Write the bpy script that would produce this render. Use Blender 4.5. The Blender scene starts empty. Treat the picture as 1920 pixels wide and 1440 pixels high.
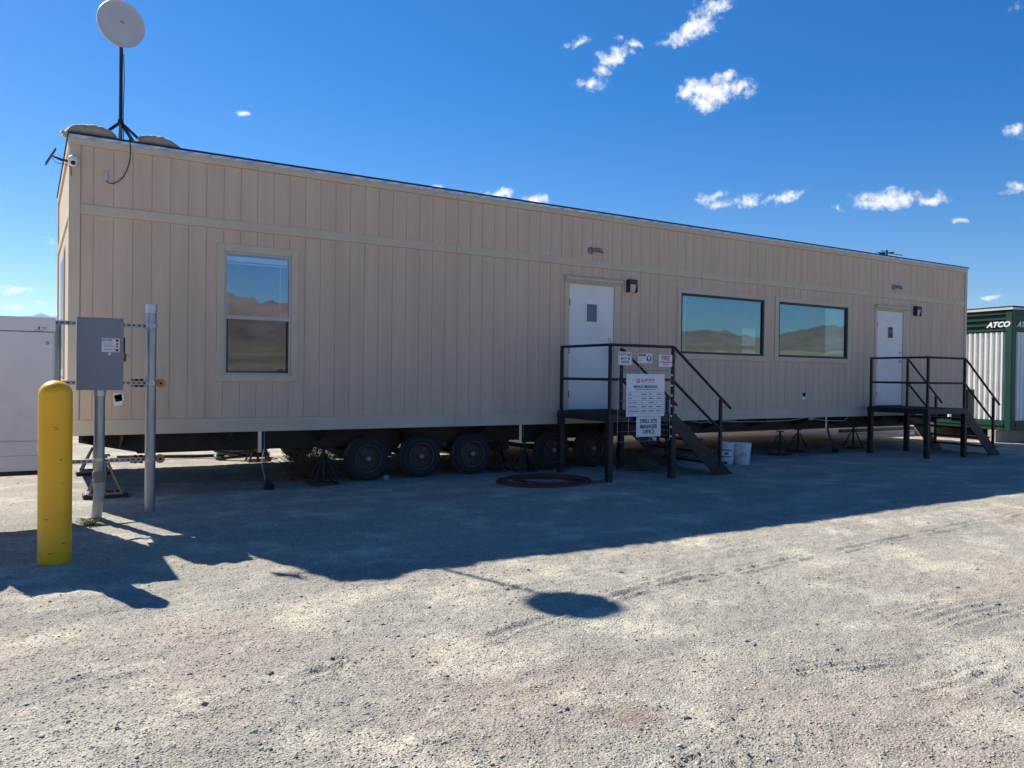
import bpy, bmesh, math, random
import numpy as np
from mathutils import Vector, Matrix, Euler
random.seed(7); rng = np.random.default_rng(7)
SC = bpy.context.scene; COL = SC.collection
PI = math.pi

# ------------------------------------------------------------------ camera
f_px = 1478.5666; O = Vector((-.4007, -10.1728, 1.48)); yaw, pit, rol = .5511, -.0102, .0131
Fw = Vector((math.sin(yaw)*math.cos(pit), math.cos(yaw)*math.cos(pit), math.sin(pit)))
Rt = Vector((math.cos(yaw), -math.sin(yaw), 0)); Up = Rt.cross(Fw)
R2 = math.cos(rol)*Rt + math.sin(rol)*Up; U2 = -math.sin(rol)*Rt + math.cos(rol)*Up
cd = bpy.data.cameras.new('camera'); cam = bpy.data.objects.new('camera', cd); COL.objects.link(cam)
M = Matrix((R2, U2, -Fw)).transposed().to_4x4(); M.translation = O
cam.matrix_world = M
cd.sensor_width = 36; cd.lens = f_px/1920*36; cd.clip_start = .05; cd.clip_end = 60000
SC.camera = cam
def pix(u, v): return Fw + (u-960)/f_px*R2 - (v-720)/f_px*U2
def on(u, v, axis, val):
    d = pix(u, v); return O + d*((val-O[axis])/d[axis])

# ------------------------------------------------------------------ light
SUN_DIR = Vector((-.370, 1.146, 1.0)).normalized()         # towards the sun
sun_el = math.asin(SUN_DIR.z); sun_az = math.atan2(SUN_DIR.x, SUN_DIR.y)
W = bpy.data.worlds.new("World"); SC.world = W; W.use_nodes = True
nt = W.node_tree; N = nt.nodes; LK = nt.links; N.clear()
wo = N.new('ShaderNodeOutputWorld'); bg = N.new('ShaderNodeBackground'); LK.new(bg.outputs[0], wo.inputs[0])
sky = N.new('ShaderNodeTexSky'); sky.sky_type = 'NISHITA'; sky.sun_disc = False
sky.sun_elevation = sun_el; sky.sun_rotation = sun_az % (2*PI)
sky.altitude = 1600; sky.air_density = 1.0; sky.dust_density = .25; sky.ozone_density = 2.2
SKY_STRENGTH = .093
bg.inputs[1].default_value = SKY_STRENGTH
hs = N.new('ShaderNodeHueSaturation'); hs.inputs['Saturation'].default_value = 1.64; hs.inputs['Hue'].default_value = .511; hs.inputs['Value'].default_value = 1.0
gm_ = N.new('ShaderNodeGamma'); gm_.inputs[1].default_value = .85; LK.new(sky.outputs[0], gm_.inputs[0]); LK.new(gm_.outputs[0], hs.inputs['Color'])
# small fair-weather cumulus, placed by direction in the sky
tc = N.new('ShaderNodeTexCoord')
def wn(scale, det, out=1):
    n = N.new('ShaderNodeTexNoise'); n.inputs['Scale'].default_value = scale; n.inputs['Detail'].default_value = det
    n.inputs['Roughness'].default_value = .62; LK.new(tc.outputs['Generated'], n.inputs['Vector']); return n
n1 = wn(26, 3); vm = N.new('ShaderNodeVectorMath'); vm.operation = 'MULTIPLY_ADD'
LK.new(n1.outputs['Color'], vm.inputs[0]); vm.inputs[1].default_value = (.030, .030, .030)
v0 = N.new('ShaderNodeVectorMath'); v0.operation = 'ADD'; v0.inputs[1].default_value = (-.015, -.015, -.015)
LK.new(tc.outputs['Generated'], vm.inputs[2]); LK.new(vm.outputs[0], v0.inputs[0])
clouds = [  # u, v, half width, half height (px), tilt, strength
 (1335,174,62,26,.05,1.),(1355,152,26,20,.0,1.),(1295,168,32,18,.2,.95),(1322,192,26,14,.0,.9),(1390,170,30,13,.15,.9),(1298,55,50,22,.42,1.),(1330,15,45,16,.3,.75),(1255,72,22,10,.2,.6),
 (1150,106,42,17,.2,.85),(1125,135,22,13,.1,.65),(1105,160,34,12,.0,.6),(1084,79,20,11,.3,.8),(1062,82,10,7,0,.5),(1190,82,17,9,0,.7),(1165,70,10,6,0,.45),
 (458,210,12,7,.1,.75),(935,363,36,13,0,1.),(1003,372,24,13,0,.95),(818,349,20,7,0,.8),
 (1665,375,62,18,0,1.05),(1752,377,26,12,.1,.9),(1478,371,32,14,.35,.9),(1400,374,30,13,.35,.85),(1340,368,28,10,0,.7),(1345,385,26,10,-.2,.7),(1310,374,14,8,0,.5),(1440,375,16,8,.3,.5),
 (1797,417,14,7,.1,.7),(1907,247,14,15,0,.8),(1903,349,30,7,.1,.5),(1886,357,18,5,.2,.45),(1858,561,18,6,0,.75),(1574,389,12,5,0,.4),
 (25,542,45,7,0,.75),(15,575,24,9,0,.7),(75,567,36,4,0,.6),(106,448,14,6,0,.6),(1905,12,14,8,0,.3),(600,120,0,0,0,0)]
prev = None
for (u, v, a, b, t, s) in clouds:
    if a == 0: continue
    d = pix(u, v).normalized(); ex = (pix(u+10, v-10*math.tan(t)).normalized()-d).normalized(); ez = ex.cross(d).normalized()
    ha, hb = a/f_px*1.12, b/f_px*1.15
    # point transform: R^-1*(p - d)/scale, via TEXTURE mapping (location, rotation, scale)
    Rm = Matrix((ex, d, ez)).transposed()
    mp = N.new('ShaderNodeMapping'); mp.vector_type = 'TEXTURE'
    mp.inputs['Location'].default_value = d; mp.inputs['Rotation'].default_value = Rm.to_euler('XYZ'); mp.inputs['Scale'].default_value = (ha, max(ha, .05)*3, hb)
    LK.new(v0.outputs[0], mp.inputs['Vector'])
    g = N.new('ShaderNodeTexGradient'); g.gradient_type = 'SPHERICAL'; LK.new(mp.outputs[0], g.inputs[0])
    ml = N.new('ShaderNodeMath'); ml.operation = 'MULTIPLY'; ml.inputs[1].default_value = s; LK.new(g.outputs['Fac'], ml.inputs[0])
    if prev is None: prev = ml
    else:
        mx = N.new('ShaderNodeMath'); mx.operation = 'MAXIMUM'; LK.new(prev.outputs[0], mx.inputs[0]); LK.new(ml.outputs[0], mx.inputs[1]); prev = mx
n2 = wn(95, 8); n2.inputs['Roughness'].default_value = .68
ma = N.new('ShaderNodeMath'); ma.operation = 'MULTIPLY_ADD'; LK.new(n2.outputs['Fac'], ma.inputs[0]); ma.inputs[1].default_value = 2.1; ma.inputs[2].default_value = -1.02
ad = N.new('ShaderNodeMath'); ad.operation = 'ADD'; LK.new(prev.outputs[0], ad.inputs[0]); LK.new(ma.outputs[0], ad.inputs[1])
gate = N.new('ShaderNodeMapRange'); gate.inputs[1].default_value = .0; gate.inputs[2].default_value = .12; LK.new(prev.outputs[0], gate.inputs[0])
cm = N.new('ShaderNodeMapRange'); cm.interpolation_type = 'SMOOTHSTEP'; cm.inputs[1].default_value = .05; cm.inputs[2].default_value = 1.05; LK.new(ad.outputs[0], cm.inputs[0])
cc = N.new('ShaderNodeMath'); cc.operation = 'MULTIPLY'; LK.new(cm.outputs[0], cc.inputs[0]); LK.new(gate.outputs[0], cc.inputs[1])
n3 = wn(90, 4); cr = N.new('ShaderNodeMapRange'); cr.inputs[1].default_value = .3; cr.inputs[2].default_value = .7; cr.inputs[3].default_value = 5.4; cr.inputs[4].default_value = 8.2; LK.new(n3.outputs['Fac'], cr.inputs[0])
cb = N.new('ShaderNodeCombineColor'); 
for i in range(3): LK.new(cr.outputs[0], cb.inputs[i])
mixc = N.new('ShaderNodeMix'); mixc.data_type = 'RGBA'
LK.new(cc.outputs[0], mixc.inputs['Factor']); LK.new(hs.outputs[0], mixc.inputs['A']); LK.new(cb.outputs[0], mixc.inputs['B'])
LK.new(mixc.outputs['Result'], bg.inputs[0])

sl = bpy.data.lights.new('sun', 'SUN'); sl.energy = 5.0; sl.angle = math.radians(.53); sl.color = (1, .95, .87)
so = bpy.data.objects.new('sun', sl); COL.objects.link(so); so.rotation_euler = SUN_DIR.to_track_quat('Z', 'Y').to_euler()
SC.view_settings.view_transform = 'Standard'; SC.view_settings.look = 'None'; SC.view_settings.exposure = 0.86; SC.view_settings.gamma = 1
SC.cycles.max_bounces = 8; SC.cycles.transparent_max_bounces = 16

# ------------------------------------------------------------------ materials
MAT = {}
def mat(name, col, rough=.7, metal=0., var=.12, vs=3., bump=0., bs=60., stretch=(1, 1, 1), spec=.5, dirt=None, dirt_s=2., objvar=0., coat=0.):
    if name in MAT: return MAT[name]
    m = bpy.data.materials.new(name); m.use_nodes = True; t = m.node_tree; n = t.nodes; l = t.links
    p = n['Principled BSDF']; p.inputs['Roughness'].default_value = rough; p.inputs['Metallic'].default_value = metal
    p.inputs['Specular IOR Level'].default_value = spec; p.inputs['Coat Weight'].default_value = coat
    g = n.new('ShaderNodeNewGeometry'); mp = n.new('ShaderNodeMapping'); mp.inputs['Scale'].default_value = stretch
    l.new(g.outputs['Position'], mp.inputs[0])
    def noise(s, d=5):
        q = n.new('ShaderNodeTexNoise'); q.inputs['Scale'].default_value = s; q.inputs['Detail'].default_value = d; l.new(mp.outputs[0], q.inputs['Vector']); return q
    q = noise(vs); mr = n.new('ShaderNodeMapRange'); mr.inputs[1].default_value = .25; mr.inputs[2].default_value = .75
    mr.inputs[3].default_value = 1-var; mr.inputs[4].default_value = 1+var; l.new(q.outputs['Fac'], mr.inputs[0])
    last = mr.outputs[0]
    if objvar:
        oi = n.new('ShaderNodeObjectInfo'); m2 = n.new('ShaderNodeMapRange'); m2.inputs[3].default_value = 1-objvar; m2.inputs[4].default_value = 1+objvar
        l.new(oi.outputs['Random'], m2.inputs[0]); mm = n.new('ShaderNodeMath'); mm.operation = 'MULTIPLY'; l.new(last, mm.inputs[0]); l.new(m2.outputs[0], mm.inputs[1]); last = mm.outputs[0]
    hv = n.new('ShaderNodeHueSaturation'); hv.inputs['Color'].default_value = (*col, 1); l.new(last, hv.inputs['Value'])
    out = hv.outputs[0]
    if dirt:
        q2 = noise(dirt_s, 6); r2 = n.new('ShaderNodeMapRange'); r2.inputs[1].default_value = .52; r2.inputs[2].default_value = .75; r2.inputs[4].default_value = .75
        l.new(q2.outputs['Fac'], r2.inputs[0]); mx = n.new('ShaderNodeMix'); mx.data_type = 'RGBA'
        l.new(r2.outputs[0], mx.inputs['Factor']); l.new(out, mx.inputs['A']); mx.inputs['B'].default_value = (*dirt, 1); out = mx.outputs['Result']
    l.new(out, p.inputs['Base Color'])
    if bump:
        q3 = noise(bs, 6); b = n.new('ShaderNodeBump'); b.inputs['Strength'].default_value = 1; b.inputs['Distance'].default_value = bump
        l.new(q3.outputs['Fac'], b.inputs['Height']); l.new(b.outputs[0], p.inputs['Normal'])
    MAT[name] = m; return m
SIDE = mat('painted_wood_siding', (.71, .535, .385), .75, 0, .08, 1.2, .0045, 22, (6, 6, .45), objvar=.02, spec=.3, dirt=(.64, .475, .34), dirt_s=.45)
TRIM = mat('painted_trim', (.68, .565, .41), .7, 0, .05, 2, .0015, 30, (1, 1, 1), objvar=.02, spec=.3, dirt=(.58, .46, .34), dirt_s=1.3)
GROOVE = mat('groove_paint', (.58, .43, .32), .9)
INNER = mat('interior_panel', (.35, .34, .32), .8)
DOORW = mat('white_door_paint', (.88, .86, .80), .45, 0, .03, 2, dirt=(.74, .71, .65), dirt_s=1.6)
VINYL = mat('vinyl_frame', (.55, .51, .47), .5, 0, .04)
BRONZE = mat('dark_bronze_frame', (.045, .042, .05), .45, .3)
BLACKP = mat('black_steel_paint', (.014, .014, .018), .5, .0, .2, 8, .0004, 200, dirt=(.035, .033, .033), dirt_s=9)
CHASSIS = mat('dark_chassis_steel', (.04, .036, .033), .75, .0, .3, 3, .001, 60, dirt=(.10, .07, .045), dirt_s=4)
RUBBER = mat('tyre_rubber', (.028, .03, .033), .85, 0, .2, 12, dirt=(.045, .042, .04), dirt_s=7)
TREAD = mat('dusty_tread_rubber', (.13, .125, .115), .9, 0, .25, 14)
RIM = mat('dusty_steel_rim', (.10, .07, .055), .7, .2, .3, 10, dirt=(.12, .08, .05), dirt_s=12)
GALV = mat('galvanized_steel', (.36, .38, .41), .38, .85, .18, 18, .0004, 90, (1, 1, .3))
GALVP = mat('bright_zinc', (.55, .56, .57), .35, .8, .12, 20)
PVC = mat('grey_pvc', (.42, .42, .43), .5, 0, .06, 6, dirt=(.2, .18, .16), dirt_s=9)
PVCD = mat('tan_coupling', (.25, .23, .21), .55)
YEL = mat('yellow_plastic_sleeve', (.98, .50, .010), .36, 0, .05, 3, .0006, 25, dirt=(.90, .46, .012), dirt_s=5)
BOXG = mat('grey_enamel', (.27, .29, .31), .5, 0, .04, 3, spec=.4, dirt=(.24, .26, .28), dirt_s=5)
WHITE = mat('white_powder_coat', (.84, .81, .755), .45, 0, .03, 3, dirt=(.68, .66, .62), dirt_s=2.5)
SIGNW = mat('sign_white', (.84, .84, .83), .5, 0, .02)
INKB = mat('ink_black', (.02, .02, .025), .7); INKG = mat('ink_dark_green', (.02, .10, .08), .7)
INKN = mat('ink_navy', (.015, .035, .13), .7); INKR = mat('ink_red', (.45, .03, .05), .7); INKO = mat('ink_orange', (.5, .13, .04), .7)
INKGR = mat('ink_grey', (.16, .18, .22), .7)
SAND = mat('sandbag_canvas', (.40, .34, .26), .95, 0, .15, 14, .006, 22)
ROOFM = mat('black_roof_membrane', (.03, .03, .035), .7)
FLASH = mat('silver_roof_tape', (.62, .66, .70), .35, .6, .25, 14, .006, 16)
RED = mat('red_hose_rubber', (.14, .020, .02), .5, 0, .15, 10, dirt=(.14, .05, .04), dirt_s=12)
BUCK = mat('white_bucket_plastic', (.82, .82, .80), .4, 0, .04, 8, dirt=(.5, .48, .44), dirt_s=9)
GREEN = mat('dark_green_paint', (.005, .055, .036), .4, 0, .08, 3, dirt=(.015, .06, .045), dirt_s=5)
CORR = mat('corrugated_white_metal', (.82, .82, .80), .5, .0, .06, 2, dirt=(.70, .68, .64), dirt_s=3)
ORANGE = mat('orange_plastic', (.62, .17, .03), .5)
AMBER = mat('amber_plastic', (.72, .30, .08), .5)
CABLE = mat('black_cable', (.02, .02, .02), .35)
WCABLE = mat('pale_cable', (.45, .45, .43), .6)
TANP = mat('tan_pipe', (.42, .36, .27), .7, 0, .12, 5)
STRAW = mat('dry_weed', (.15, .11, .065), .9, 0, .3, 30); WEEDG = mat('green_weed', (.10, .13, .05), .8, 0, .3, 30)
DISHM = mat('dish_radome', (.56, .56, .57), .5, 0, .03, 4)
CLEAR = mat('frosted_lamp_glass', (.52, .53, .52), .25, 0, .1, 20)
PLAST = mat('black_plastic_pad', (.018, .018, .02), .6)
RUSTST = mat('stand_steel', (.045, .035, .03), .7, .2, .3, 10)
BLIND = mat('white_blind', (.75, .75, .73), .6)
STONE = None
def glass(name, tint, gloss, mixf):
    m = bpy.data.materials.new(name); m.use_nodes = True; t = m.node_tree; n = t.nodes; l = t.links; n.clear()
    o = n.new('ShaderNodeOutputMaterial'); g = n.new('ShaderNodeBsdfGlossy'); g.inputs['Color'].default_value = (*gloss, 1); g.inputs['Roughness'].default_value = .015
    tr = n.new('ShaderNodeBsdfTransparent'); tr.inputs['Color'].default_value = (*tint, 1)
    mx = n.new('ShaderNodeMixShader'); mx.inputs[0].default_value = mixf; l.new(tr.outputs[0], mx.inputs[1]); l.new(g.outputs[0], mx.inputs[2])
    ge = n.new('ShaderNodeNewGeometry'); q = n.new('ShaderNodeTexNoise'); q.inputs['Scale'].default_value = 1.6; l.new(ge.outputs['Position'], q.inputs['Vector'])
    b = n.new('ShaderNodeBump'); b.inputs['Distance'].default_value = .0012; l.new(q.outputs['Fac'], b.inputs['Height']); l.new(b.outputs[0], g.inputs['Normal'])
    l.new(mx.outputs[0], o.inputs[0]); return m
GLASS_T = glass('teal_coated_glass', (.80, .96, .90), (.50, .70, .72), .44)
GLASS_C = glass('clear_coated_glass', (.97, .98, .98), (.66, .74, .82), .42)
GLASS_S = glass('screened_glass', (.25, .27, .30), (.44, .50, .58), .30)
GLASS_D = glass('small_door_glass', (.25, .3, .33), (.5, .58, .62), .25)

# ------------------------------------------------------------------ mesh helper
class MB:
    def __init__(s): s.v = []; s.f = []; s.smooth = False
    def add(s, vs, fs):
        b = len(s.v); s.v += [tuple(v) for v in vs]; s.f += [tuple(b+i for i in f) for f in fs]; return s
    def box(s, x0, x1, y0, y1, z0, z1):
        return s.add([(x0,y0,z0),(x1,y0,z0),(x1,y1,z0),(x0,y1,z0),(x0,y0,z1),(x1,y0,z1),(x1,y1,z1),(x0,y1,z1)],
                     [(0,3,2,1),(4,5,6,7),(0,1,5,4),(1,2,6,5),(2,3,7,6),(3,0,4,7)])
    def obox(s, c, dims, rot):
        R = Euler(rot).to_matrix(); c = Vector(c); h = [d/2 for d in dims]
        vs = [c+R@Vector((sx*h[0], sy*h[1], sz*h[2])) for sz in (-1,1) for sx, sy in ((-1,-1),(1,-1),(1,1),(-1,1))]
        return s.add(vs, [(0,3,2,1),(4,5,6,7),(0,1,5,4),(1,2,6,5),(2,3,7,6),(3,0,4,7)])
    def beam(s, p, q, w, h, up=(0,0,1)):
        p = Vector(p); q = Vector(q); d = (q-p).normalized(); up = Vector(up)
        if abs(d.dot(up)) > .98: up = Vector((0,1,0))
        a = d.cross(up).normalized(); b = a.cross(d)
        vs = [r+a*(sa*w/2)+b*(sb*h/2) for r in (p,q) for sa, sb in ((-1,-1),(1,-1),(1,1),(-1,1))]
        return s.add(vs, [(0,3,2,1),(4,5,6,7),(0,1,5,4),(1,2,6,5),(2,3,7,6),(3,0,4,7)])
    def tube(s, pts, r, n=10, closed=False, cap=True):
        pts = [Vector(p) for p in pts]; m = len(pts); rs = r if isinstance(r, (list, tuple)) else [r]*m
        a = None; rings = []
        for i, p in enumerate(pts):
            d = (pts[(i+1) % m]-pts[i-1]) if closed else (pts[min(i+1, m-1)]-pts[max(i-1, 0)])
            d.normalize()
            if a is None: a = d.orthogonal().normalized()
            a = (a-d*a.dot(d)).normalized(); b = d.cross(a)
            rings.append([p+(a*math.cos(2*PI*k/n)+b*math.sin(2*PI*k/n))*rs[i] for k in range(n)])
        vs = [v for rg in rings for v in rg]; fs = []
        for i in range(m if closed else m-1):
            j = (i+1) % m
            for k in range(n): fs.append((i*n+k, i*n+(k+1) % n, j*n+(k+1) % n, j*n+k))
        if cap and not closed: fs += [tuple(range(n))[::-1], tuple((m-1)*n+k for k in range(n))]
        return s.add(vs, fs)
    def lathe(s, prof, c, axis=2, n=24, cap=True):
        # prof: (r, h) list; axis the world axis of h
        vs = []; fs = []
        for r, h in prof:
            for k in range(n):
                x, y = r*math.cos(2*PI*k/n), r*math.sin(2*PI*k/n)
                p = {2: (x, y, h), 1: (x, h, y), 0: (h, x, y)}[axis]; vs.append((p[0]+c[0], p[1]+c[1], p[2]+c[2]))
        for i in range(len(prof)-1):
            for k in range(n): fs.append((i*n+k, i*n+(k+1) % n, (i+1)*n+(k+1) % n, (i+1)*n+k))
        if cap: fs += [tuple(range(n))[::-1], tuple((len(prof)-1)*n+k for k in range(n))]
        return s.add(vs, fs)
    def prism(s, poly, y0, y1):      # poly in x,z
        n = len(poly); vs = [(x, y0, z) for x, z in poly]+[(x, y1, z) for x, z in poly]
        return s.add(vs, [tuple(range(n)), tuple(range(2*n-1, n-1, -1))]+[(i, i+n, (i+1) % n+n, (i+1) % n) for i in range(n)])
    def mesh(s, name, off=(0,0,0), bevel=0, smooth=False, sharp=40):
        me = bpy.data.meshes.new(name); o = Vector(off)
        me.from_pydata([tuple(Vector(v)-o) for v in s.v], [], s.f); me.validate()
        bm = bmesh.new(); bm.from_mesh(me); bmesh.ops.recalc_face_normals(bm, faces=bm.faces[:])
        if bevel: 
            bmesh.ops.bevel(bm, geom=[e for e in bm.edges if e.is_manifold and e.calc_face_angle(0) > .6], offset=bevel, segments=2, affect='EDGES', clamp_overlap=True)
        if smooth:
            for f in bm.faces: f.smooth = True
            for e in bm.edges:
                if len(e.link_faces) != 2 or e.calc_face_angle(0) > math.radians(sharp): e.smooth = False
        bm.to_mesh(me); bm.free(); return me
ORG = {}
def tag(o, label=None, cat=None, group=None, kind=None):
    if label: o['label'] = label
    if cat: o['category'] = cat
    if group: o['group'] = group
    if kind: o['kind'] = kind
    return o
def thing(name, label, cat, loc, group=None):
    o = bpy.data.objects.new(name, None); o.location = loc; o.empty_display_size = .1; COL.objects.link(o); ORG[o.name] = Vector(loc); return tag(o, label, cat, group)
def put(name, mb, m, parent=None, loc=None, bevel=0, smooth=False, sharp=40, mesh=None):
    """links mb (world coordinates) as one object under parent"""
    po = ORG[parent.name] if parent else Vector((0, 0, 0))
    org = Vector(loc) if loc is not None else (po.copy() if parent else Vector((0, 0, 0)))
    me = mesh or mb.mesh(name, org, bevel, smooth, sharp)
    if m: 
        me.materials.clear(); me.materials.append(m)
    o = bpy.data.objects.new(name, me); COL.objects.link(o); o.parent = parent; o.location = org-po; ORG[o.name] = org; return o
def copy_tree(o, loc=None, rotz=None, parent=None):
    c = o.copy(); COL.objects.link(c)
    if parent: c.parent = parent
    if loc is not None: c.location = loc
    if rotz is not None: c.rotation_euler = (0, 0, rotz)
    for ch in list(o.children): copy_tree(ch, parent=c)
    return c
def text(s, size, c, m, parent, rot=(PI/2, 0, 0), shear=0., bold=0., align='CENTER', sx=1., name='lettering'):
    cu = bpy.data.curves.new(name, 'FONT'); cu.body = s; cu.size = size; cu.align_x = align; cu.align_y = 'CENTER'; cu.extrude = .0006; cu.shear = shear; cu.offset = bold
    cu.resolution_u = 3; cu.materials.append(m)
    t_o = bpy.data.objects.new(name, cu); me = bpy.data.meshes.new_from_object(t_o); bpy.data.objects.remove(t_o); bpy.data.curves.remove(cu)
    o = bpy.data.objects.new(name, me); COL.objects.link(o); o.parent = parent; o.location = Vector(c)-(ORG[parent.name] if parent else Vector()); o.rotation_euler = rot; o.scale = (sx, 1, 1); return o
def plate(x0, x1, z0, z1, y, t=.0012): return MB().box(x0, x1, y-t, y, z0, z1)

# ------------------------------------------------------------------ ground
def vnoise(x, y, s, seed):
    x = x/s; y = y/s; xi = np.floor(x).astype(np.int64); yi = np.floor(y).astype(np.int64); fx = x-xi; fy = y-yi
    fx = fx*fx*(3-2*fx); fy = fy*fy*(3-2*fy)
    def h(a, b):
        n = (a*374761393+b*668265263+seed*1442695) & 0xffffffff; n = ((n ^ (n >> 13))*1274126177) & 0xffffffff; return ((n ^ (n >> 16)) & 0xffff)/65535.
    return (h(xi, yi)*(1-fx)+h(xi+1, yi)*fx)*(1-fy)+(h(xi, yi+1)*(1-fx)+h(xi+1, yi+1)*fx)*fy-.5
def track(X, Y, u0, v0, u1, v1, width, period, depth, kind):
    p = on(u0, v0, 2, 0); q = on(u1, v1, 2, 0); x0, y0 = (p.x+q.x)/2, (p.y+q.y)/2; L = math.hypot(q.x-p.x, q.y-p.y); ang = math.atan2(q.y-p.y, q.x-p.x)
    c, s = math.cos(ang), math.sin(ang); a = (X-x0)*c+(Y-y0)*s; b = -(X-x0)*s+(Y-y0)*c+vnoise(X, Y, .35, 55)*.06
    ok = (np.abs(a) < L) & (np.abs(b) < width*2+.2)
    fade = np.where(ok, 1/(1+np.exp(np.clip(-(a+L/2)*9, -50, 50)))/(1+np.exp(np.clip((a-L/2)*9, -50, 50))), 0)*np.clip(.2+2.2*(vnoise(X, Y, .30, 91)+.25)+1.2*vnoise(X, Y, .09, 92), 0, 1.3)
    if kind == 'lug':
        zig = np.abs(((a+np.abs(b)*.9)/period) % 1-.5)*2
        return (np.abs(b) < width/2)*fade*(-depth*np.clip((zig-.5)*4, 0, 1)+depth*.5*(zig < .35))
    return fade*(-np.cos(b/period*2*PI)*depth*np.clip(1.2-(np.abs(b)/(width/2))**4, 0, 1)*(np.abs(b) < width/2*1.05))
def far_h(X, Y):
    R = np.hypot(X, Y); az = np.arctan2(X, Y)
    back = 1/(1+np.exp((Y/np.maximum(R, 1)+.1)*8))
    k = .024*(1-back)+.034*back
    h = np.maximum(R-90, 0)*k; h = np.where(R > 2500, (2500-90)*k+(R-2500)*.004, h)
    return h+np.clip((R-90)/400, 0, 1)*(vnoise(X, Y, 420, 5)*14+vnoise(X, Y, 120, 6)*4)+np.clip((R-70)/100, 0, 1)*vnoise(X, Y, 22, 7)*1.0
def near_h(X, Y):
    nf = np.clip(1-(np.hypot(X-3, Y+5)-14)/10, 0, 1)
    h = vnoise(X, Y, 2.3, 1)*.018+vnoise(X, Y, .62, 2)*.016+nf*(vnoise(X, Y, .21, 3)*.010+vnoise(X, Y, .083, 4)*.009*(.4+1.6*np.clip(vnoise(X, Y, .9, 14)+.4, 0, 1))+vnoise(X, Y, .045, 8)*.008)
    flat = np.clip((np.abs(Y+.6)-.0)/2.0, .35, 1); h = h*flat
    for t in [(620,1252,775,1188,.20,.13,.020,'lug'),(725,1324,760,1296,.05,.06,.015,'rib'),(883,1207,1300,1072,.24,.12,.007,'rib'),(1600,1266,1760,1221,.05,.06,.016,'rib'),
              (1470,1262,1640,1240,.22,.07,.011,'rib'),(1735,1165,1915,1120,.5,.085,.006,'rib'),(1725,1300,1880,1258,.24,.10,.011,'rib'),(1790,1342,1915,1258,.36,.12,.010,'rib'),
              (1255,1428,1368,1354,.05,.06,.020,'rib'),(1312,1418,1398,1372,.05,.06,.018,'rib'),(1350,1432,1475,1385,.20,.10,.018,'lug'),(1180,1112,1910,962,.22,.11,.009,'rib'),
              (60,1300,480,1180,.3,.15,.006,'rib'),(330,1340,700,1230,.2,.12,.006,'rib'),(820,1130,1180,1060,.2,.12,.006,'rib'),(1000,1300,1250,1230,.2,.1,.006,'rib'),(540,1110,900,1085,.2,.11,.006,'rib')]:
        h = h+track(X, Y, *t)
    return h
def axis(a, b, st, lim):
    c = list(np.arange(a, b+st/2, st)); s = st
    lo = [a]; hi = [c[-1]]
    while hi[-1] < lim: s *= 1.1; hi.append(hi[-1]+s)
    s = st
    while lo[-1] > -lim: s *= 1.1; lo.append(lo[-1]-s)
    return np.array(lo[:0:-1]+c+hi[1:])
gx = axis(-1.8, 8.6, .022, 16000); gy = axis(-8.0, -1.2, .022, 16000)
GX, GY = np.meshgrid(gx, gy, indexing='ij')
GZ = near_h(GX, GY)+far_h(GX, GY)
def grid_mesh(name, X, Y, Z):
    nx, ny = X.shape; me = bpy.data.meshes.new(name); idx = np.arange(nx*ny).reshape(nx, ny)
    q = np.stack([idx[:-1, :-1], idx[1:, :-1], idx[1:, 1:], idx[:-1, 1:]], -1).reshape(-1, 4)
    me.vertices.add(nx*ny); me.vertices.foreach_set('co', np.stack([X, Y, Z], -1).astype(np.float32).ravel())
    me.loops.add(q.size); me.loops.foreach_set('vertex_index', q.astype(np.int32).ravel())
    me.polygons.add(len(q)); me.polygons.foreach_set('loop_start', np.arange(0, q.size, 4, dtype=np.int32))
    me.update(calc_edges=True); me.polygons.foreach_set('use_smooth', np.ones(len(q), bool)); return me
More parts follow.
